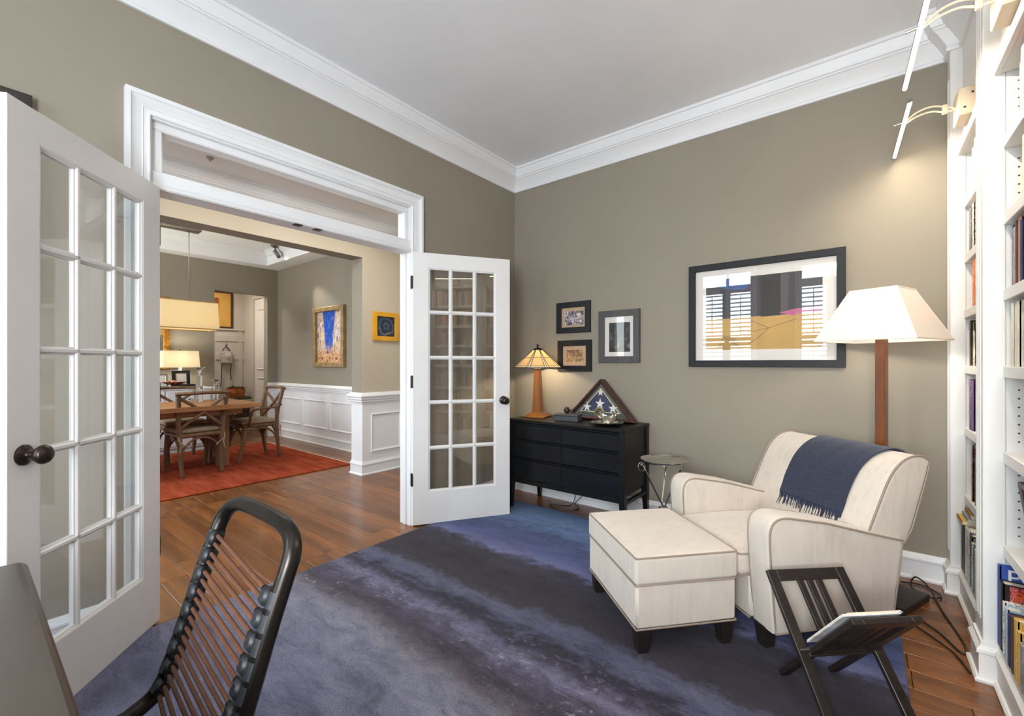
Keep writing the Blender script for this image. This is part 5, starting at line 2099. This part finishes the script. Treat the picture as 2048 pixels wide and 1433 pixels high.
# buffet along the far wall
bf = thing('buffet', 'long white buffet cabinet against the far dining room wall', 'cabinet', (-7.5, 1.2, 0))
q = MB()
q.box(-0.225, 0.235, -1.08, 1.08, 0.85, 0.875, 0.004)
q.build('top', WHITE, bf)
q = MB()
q.box(-0.21, 0.215, -1.06, 1.06, 0.06, 0.85)
q.box(-0.2, 0.19, -1.04, 1.04, 0, 0.06)
q.build('body', WHITE, bf)
for k in range(4):
    for r_ in range(3):
        q = MB()
        y0 = -1.05 + k * 0.525
        z0 = 0.08 + r_ * 0.255
        q.box(0.214, 0.226, y0 + 0.012, y0 + 0.513, z0 + 0.008, z0 + 0.247, 0.003)
        dw = q.build('drawer', WHITE, bf)
        q = MB()
        q.lathe([(0, 0), (0.006, 0), (0.006, 0.01), (0.013, 0.016), (0.013, 0.022), (0, 0.026)], 12, M=MX((0, 1, 0), (0, 0, 1), (1, 0, 0), (0.226, y0 + 0.262, z0 + 0.13)))
        q.build('knob', NICKEL, dw, smooth=40)
q = MB()
q.box(-0.17, 0.19, -0.45, 0.38, 0, 0.003)
tag(q.build('table_runner', plain('green_runner', (52, 92, 74), 0.9, var=0.1), loc=(-7.5, 1.7, 0.8755)), 'green cloth runner on the white buffet', 'runner')
bl = thing('table_lamp', 'lamp with glowing rectangular cream shade on the white buffet', 'lamp', (-7.53, 1.945, 0.879))
q = MB()
q.box(-0.05, 0.05, -0.07, 0.07, 0, 0.02, 0.003)
q.tube([(0, 0, 0.02), (0, 0, 0.3)], 0.02, 4)
q.build('base', CRY, bl)
q = MB()
sq_shade(q, 0.105, 0.215, 0.276, 0.095, 0.2, 0.51, 0.003)
q.build('lamp_shade', shade('cream_shade', (255, 247, 228), 0.55), bl)
q = MB()
q.lathe([(0, 0.5), (0.01, 0.5), (0.012, 0.52), (0.005, 0.53), (0, 0.532)], 10)
q.build('finial', BRONZE, bl)
light('buffet_bulb', 'POINT', (-7.53, 1.945, 1.28), 8, (1.0, 0.9, 0.7), 0.04)
MXD = MX((0, 1, 0), (0, 0, 1), (1, 0, 0), (XD + 0.0006, 0, 0))
mt, _, _, _ = picture('mirror', 'gilt framed wall mirror above the white buffet', 0.75, 1.872, 1.13, 2.15, 0.07, 0.03, GOLDF, None, None, None, False, MXD, 'mirror', 0.005)
q = MB()
q.box(0.002, 0.008, -0.5, 0.5, -0.45, 0.45)
q.build('mirror_glass', plain('mirror_silver', (230, 230, 230), 0.02, 1.0, var=0), mt)
Mfr = MX((0, 1, 0), (-0.12, 0, 0.993), (0.993, 0, 0.12), (-7.465, 0, 0.8792))
picture('photo_frame', 'small dark photo frame leaning on the white buffet below the lamp', 1.84, 2.05, 0.0, 0.235, 0.042, 0.014, CHARF, MATW, None, None, False, Mfr, 'frame')
picture('photo_frame', 'small clear photo frame standing at the left on the white buffet', 1.6, 1.785, 0.0, 0.19, 0.02, 0.012, NICKEL, MATW, None, None, False, MX((0, 1, 0), (-0.12, 0, 0.993), (0.993, 0, 0.12), (-7.44, 0, 0.8792)), 'frame')
t = thing('book', 'black book lying flat on the green runner of the buffet', 'book', (-7.37, 1.93, 0.879))
q = MB()
q.box(-0.06, 0.06, -0.14, 0.14, 0, 0.004); q.box(-0.06, 0.06, -0.14, 0.14, 0.04, 0.044); q.box(0.057, 0.06, -0.14, 0.14, 0, 0.044)
q.build('cover', bookm['black'], t)
q = MB()
q.box(-0.056, 0.057, -0.136, 0.136, 0.004, 0.04)
q.build('pages', PAPER, t)
q = MB()
q.grid(lambda u, v_: (0.055 * (1 - abs(2 * v_ - 1)) * math.cos(2 * PI * u) * (0.4 + 0.6 * v_) if False else 0.05 * math.cos(2 * PI * u) * (0.35 + 0.65 * v_), 0.15 * math.sin(2 * PI * u) * (0.5 + 0.5 * v_), 0.034 * v_), 28, 5)
q.lathe([(0.0, 0.004), (0.0174, 0.004), (0.0175, 0.0)], 28)
wb = q.build('bowl', wood('red_brown_wood', (94, 44, 26), (146, 78, 48), 'y', 0.4), smooth=50, loc=(-7.37, 1.84, 0.9235))
md_ = wb.modifiers.new('thick', 'SOLIDIFY')
md_.thickness = 0.004
tag(wb, 'long reddish wooden bowl of petals on the black book', 'bowl')
q = MB()
fr = random.Random(8)
for k in range(40):
    a = fr.uniform(0, 2 * PI); r_ = math.sqrt(fr.random())
    p = Vector((0.034 * r_ * math.cos(a), 0.1 * r_ * math.sin(a), 0.026 + fr.uniform(0, 0.022)))
    q.tube([p, p + Vector((fr.uniform(-.012, .012), fr.uniform(-.014, .014), 0.008))], [0.008, 0.004], 5)
pt = q.build('dried_petals', plain('pink_petals', (222, 160, 132), 0.8, var=0.2, scale=40), loc=(-7.37, 1.84, 0.9235))
tag(pt, 'pile of pink dried petals in the wooden bowl on the buffet', 'petals', kind='stuff')

# ------------------------------------------------------------------ back room seen through the far opening
picture('picture', 'dark brown framed print with broad golden mat in the far back room', 2.55, 3.222, 1.865, 2.55, 0.03, 0.025, MAHOG, plain('gold_mat', (214, 166, 84), 0.7, var=0.04),
        (2.7, 3.0, 2.0, 2.42), photo_mat('rust_print', [(0.35, (70, 46, 34)), (0.5, (140, 84, 44)), (0.62, (176, 112, 60))], 9), False, MX((0, 1, 0), (0, 0, 1), (1, 0, 0), (XR + 0.0006, 0, 0)))
q = MB()
q.box(XR, XR + 0.012, 1.4, 3.42, 0.6, 1.83)
q.box(XR, XR + 0.04, 1.4, 3.42, 1.83, 1.86, 0.004)
for z in (1.62, 1.28):
    q.box(XR, XR + 0.026, 1.4, 3.42, z, z + 0.12, 0.003)
for y in (2.0, 2.45, 2.9, 3.35):
    q.box(XR, XR + 0.024, y - 0.04, y + 0.04, 0.6, 1.83, 0.003)
struct(q.build('trim_6', PALE))
bn = thing('bench', 'cream built-in bench with open cubbies in the far back room', 'bench', (-9.08, 2.7, 0))
q = MB()
q.box(-0.215, 0.2, -1.2, 0.71, 0.52, 0.55, 0.003)
q.box(-0.215, 0.19, -1.2, 0.71, 0, 0.09)
q.box(-0.215, -0.2, -1.2, 0.71, 0.09, 0.52)
for y in (-1.19, -0.55, 0.09, 0.695):
    q.box(-0.2, 0.19, y - 0.012, y + 0.012, 0.09, 0.52)
q.build('body', plain('cream_bench', (214, 198, 168), 0.5), bn)
q = MB()
rbox(q, -0.21, 0.2, -1.19, 0.7, 0.551, 0.6, 0.02, 6)
q.build('seat_cushion', plain('olive_cushion', (92, 90, 52), 0.9), bn, smooth=50)
WICK = plain('dark_wicker', (66, 46, 34), 0.7, var=0.3, scale=60, bump=0.8, bscale=120, bdist=0.006)
for y, lab in ((2.47, 'dark wicker basket drawer under the bench, left of the labelled one'), (3.085, 'dark wicker basket drawer with white label under the bench')):
    bs = thing('basket', lab, 'basket', (-9.05, y, 0.0905), 0, 'wicker baskets under the bench')
    q = MB()
    for k in range(6):
        rbox(q, -0.15, 0.14 + 0.004 * (k % 2), -0.25, 0.25, k * 0.05, k * 0.05 + 0.052, 0.012, 3)
    q.build('body', WICK, bs)
    if y > 3:
        q = MB()
        q.box(0.145, 0.149, -0.05, 0.06, 0.2, 0.25)
        q.build('label_tag', MATW, bs)
pp_ = thing('potted_plant', 'low green plant in an orange woven basket on the bench', 'plant', (-9.0, 3.17, 0.601))
q = MB()
q.lathe([(0, 0), (0.12, 0), (0.15, 0.06), (0.155, 0.12), (0.14, 0.16), (0.15, 0.17), (0.13, 0.17), (0.12, 0.14), (0, 0.13)], 20)
q.build('basket', plain('orange_wicker', (176, 100, 44), 0.7, var=0.2, scale=50, bump=0.8, bscale=90, bdist=0.006), pp_, smooth=40)
fr = random.Random(4)
q = MB()
for k in range(150):
    a = fr.uniform(0, 2 * PI)
    l_ = fr.uniform(0.06, 0.17)
    p0 = Vector((fr.uniform(-0.08, 0.08), fr.uniform(-0.08, 0.08), 0.14))
    d_ = Vector((math.cos(a), math.sin(a) + 0.3, fr.uniform(0.1, 0.9))).normalized()
    s_ = d_.cross(Vector((0, 0, 1))).normalized() * 0.012
    p1, p2 = p0 + d_ * l_ * 0.55, p0 + d_ * l_ + Vector((0, 0, -0.04))
    q.add([p0, p1 + s_, p2, p1 - s_], [(0, 1, 2, 3)])
lf = q.build('foliage', plain('dark_green_leaf', (64, 74, 38), 0.6, var=0.35, scale=30), pp_)
lf['kind'] = 'stuff'
bg = thing('hanging_bag', 'pale round bag with dark dangling straps on a wall hook', 'bag', (XR + 0.03, 3.1, 1.2))
q = MB()
rbox(q, 0.0, 0.075, -0.1, 0.1, 0.0, 0.24, 0.036, 5)
q.build('body', plain('grey_white_hide', (168, 164, 158), 0.8, var=0.15, scale=20, bump=0.4, bscale=30), bg, smooth=60)
q = MB()
q.lathe([(0, 0), (0.05, 0), (0.06, 0.012), (0.03, 0.02), (0, 0.022)], 14, M=MX((0, 1, 0), (0, 0, 1), (1, 0, 0), (0.07, 0.01, 0.15)))
q.lathe([(0, 0), (0.014, 0), (0.01, 0.008), (0, 0.01)], 10, M=MX((0, 1, 0), (0, 0, 1), (1, 0, 0), (0.092, 0.01, 0.15)))
q.build('rosette', plain('pale_rosette', (196, 192, 186), 0.7), bg, smooth=40)
for s, l_ in ((-0.075, -0.42), (0.065, -0.3)):
    q = MB()
    q.tube(spline([(0.03, 0.0, 0.33), (0.04, s, 0.22), (0.05, s * 1.1, 0.0), (0.03, s * 1.05, l_ * 0.5), (0.03, s * 1.2, l_)], 5), 0.009, 6)
    q.build('strap', plain('dark_leather', (58, 48, 42), 0.6), bg)
q = MB()
q.tube(spline([(-0.028, 0, 0.36), (0.03, 0, 0.34), (0.05, 0, 0.36), (0.045, 0, 0.385)], 4), 0.007, 6)
tag(q.build('coat_hook', BLACKM, loc=(XR + 0.03, 3.1, 1.2)), 'black coat hook on the back room panelling holding the pale bag', 'hook')
d3 = struct(MB().box(-8.85, -8.21, 3.43, 3.465, 0.01, 2.39, 0.003).build('door_3', WHITE))
for z0, z1 in ((0.25, 0.95), (1.1, 2.2)):
    q = MB()
    Md3 = MX((1, 0, 0), (0, 0, 1), (0, -1, 0), (0, 3.43, 0))
    q.mould(PMP, [(-8.72, z0), (-8.34, z0), (-8.34, z1), (-8.72, z1)], True, Md3)
    q.build('door_panel', WHITE, d3)
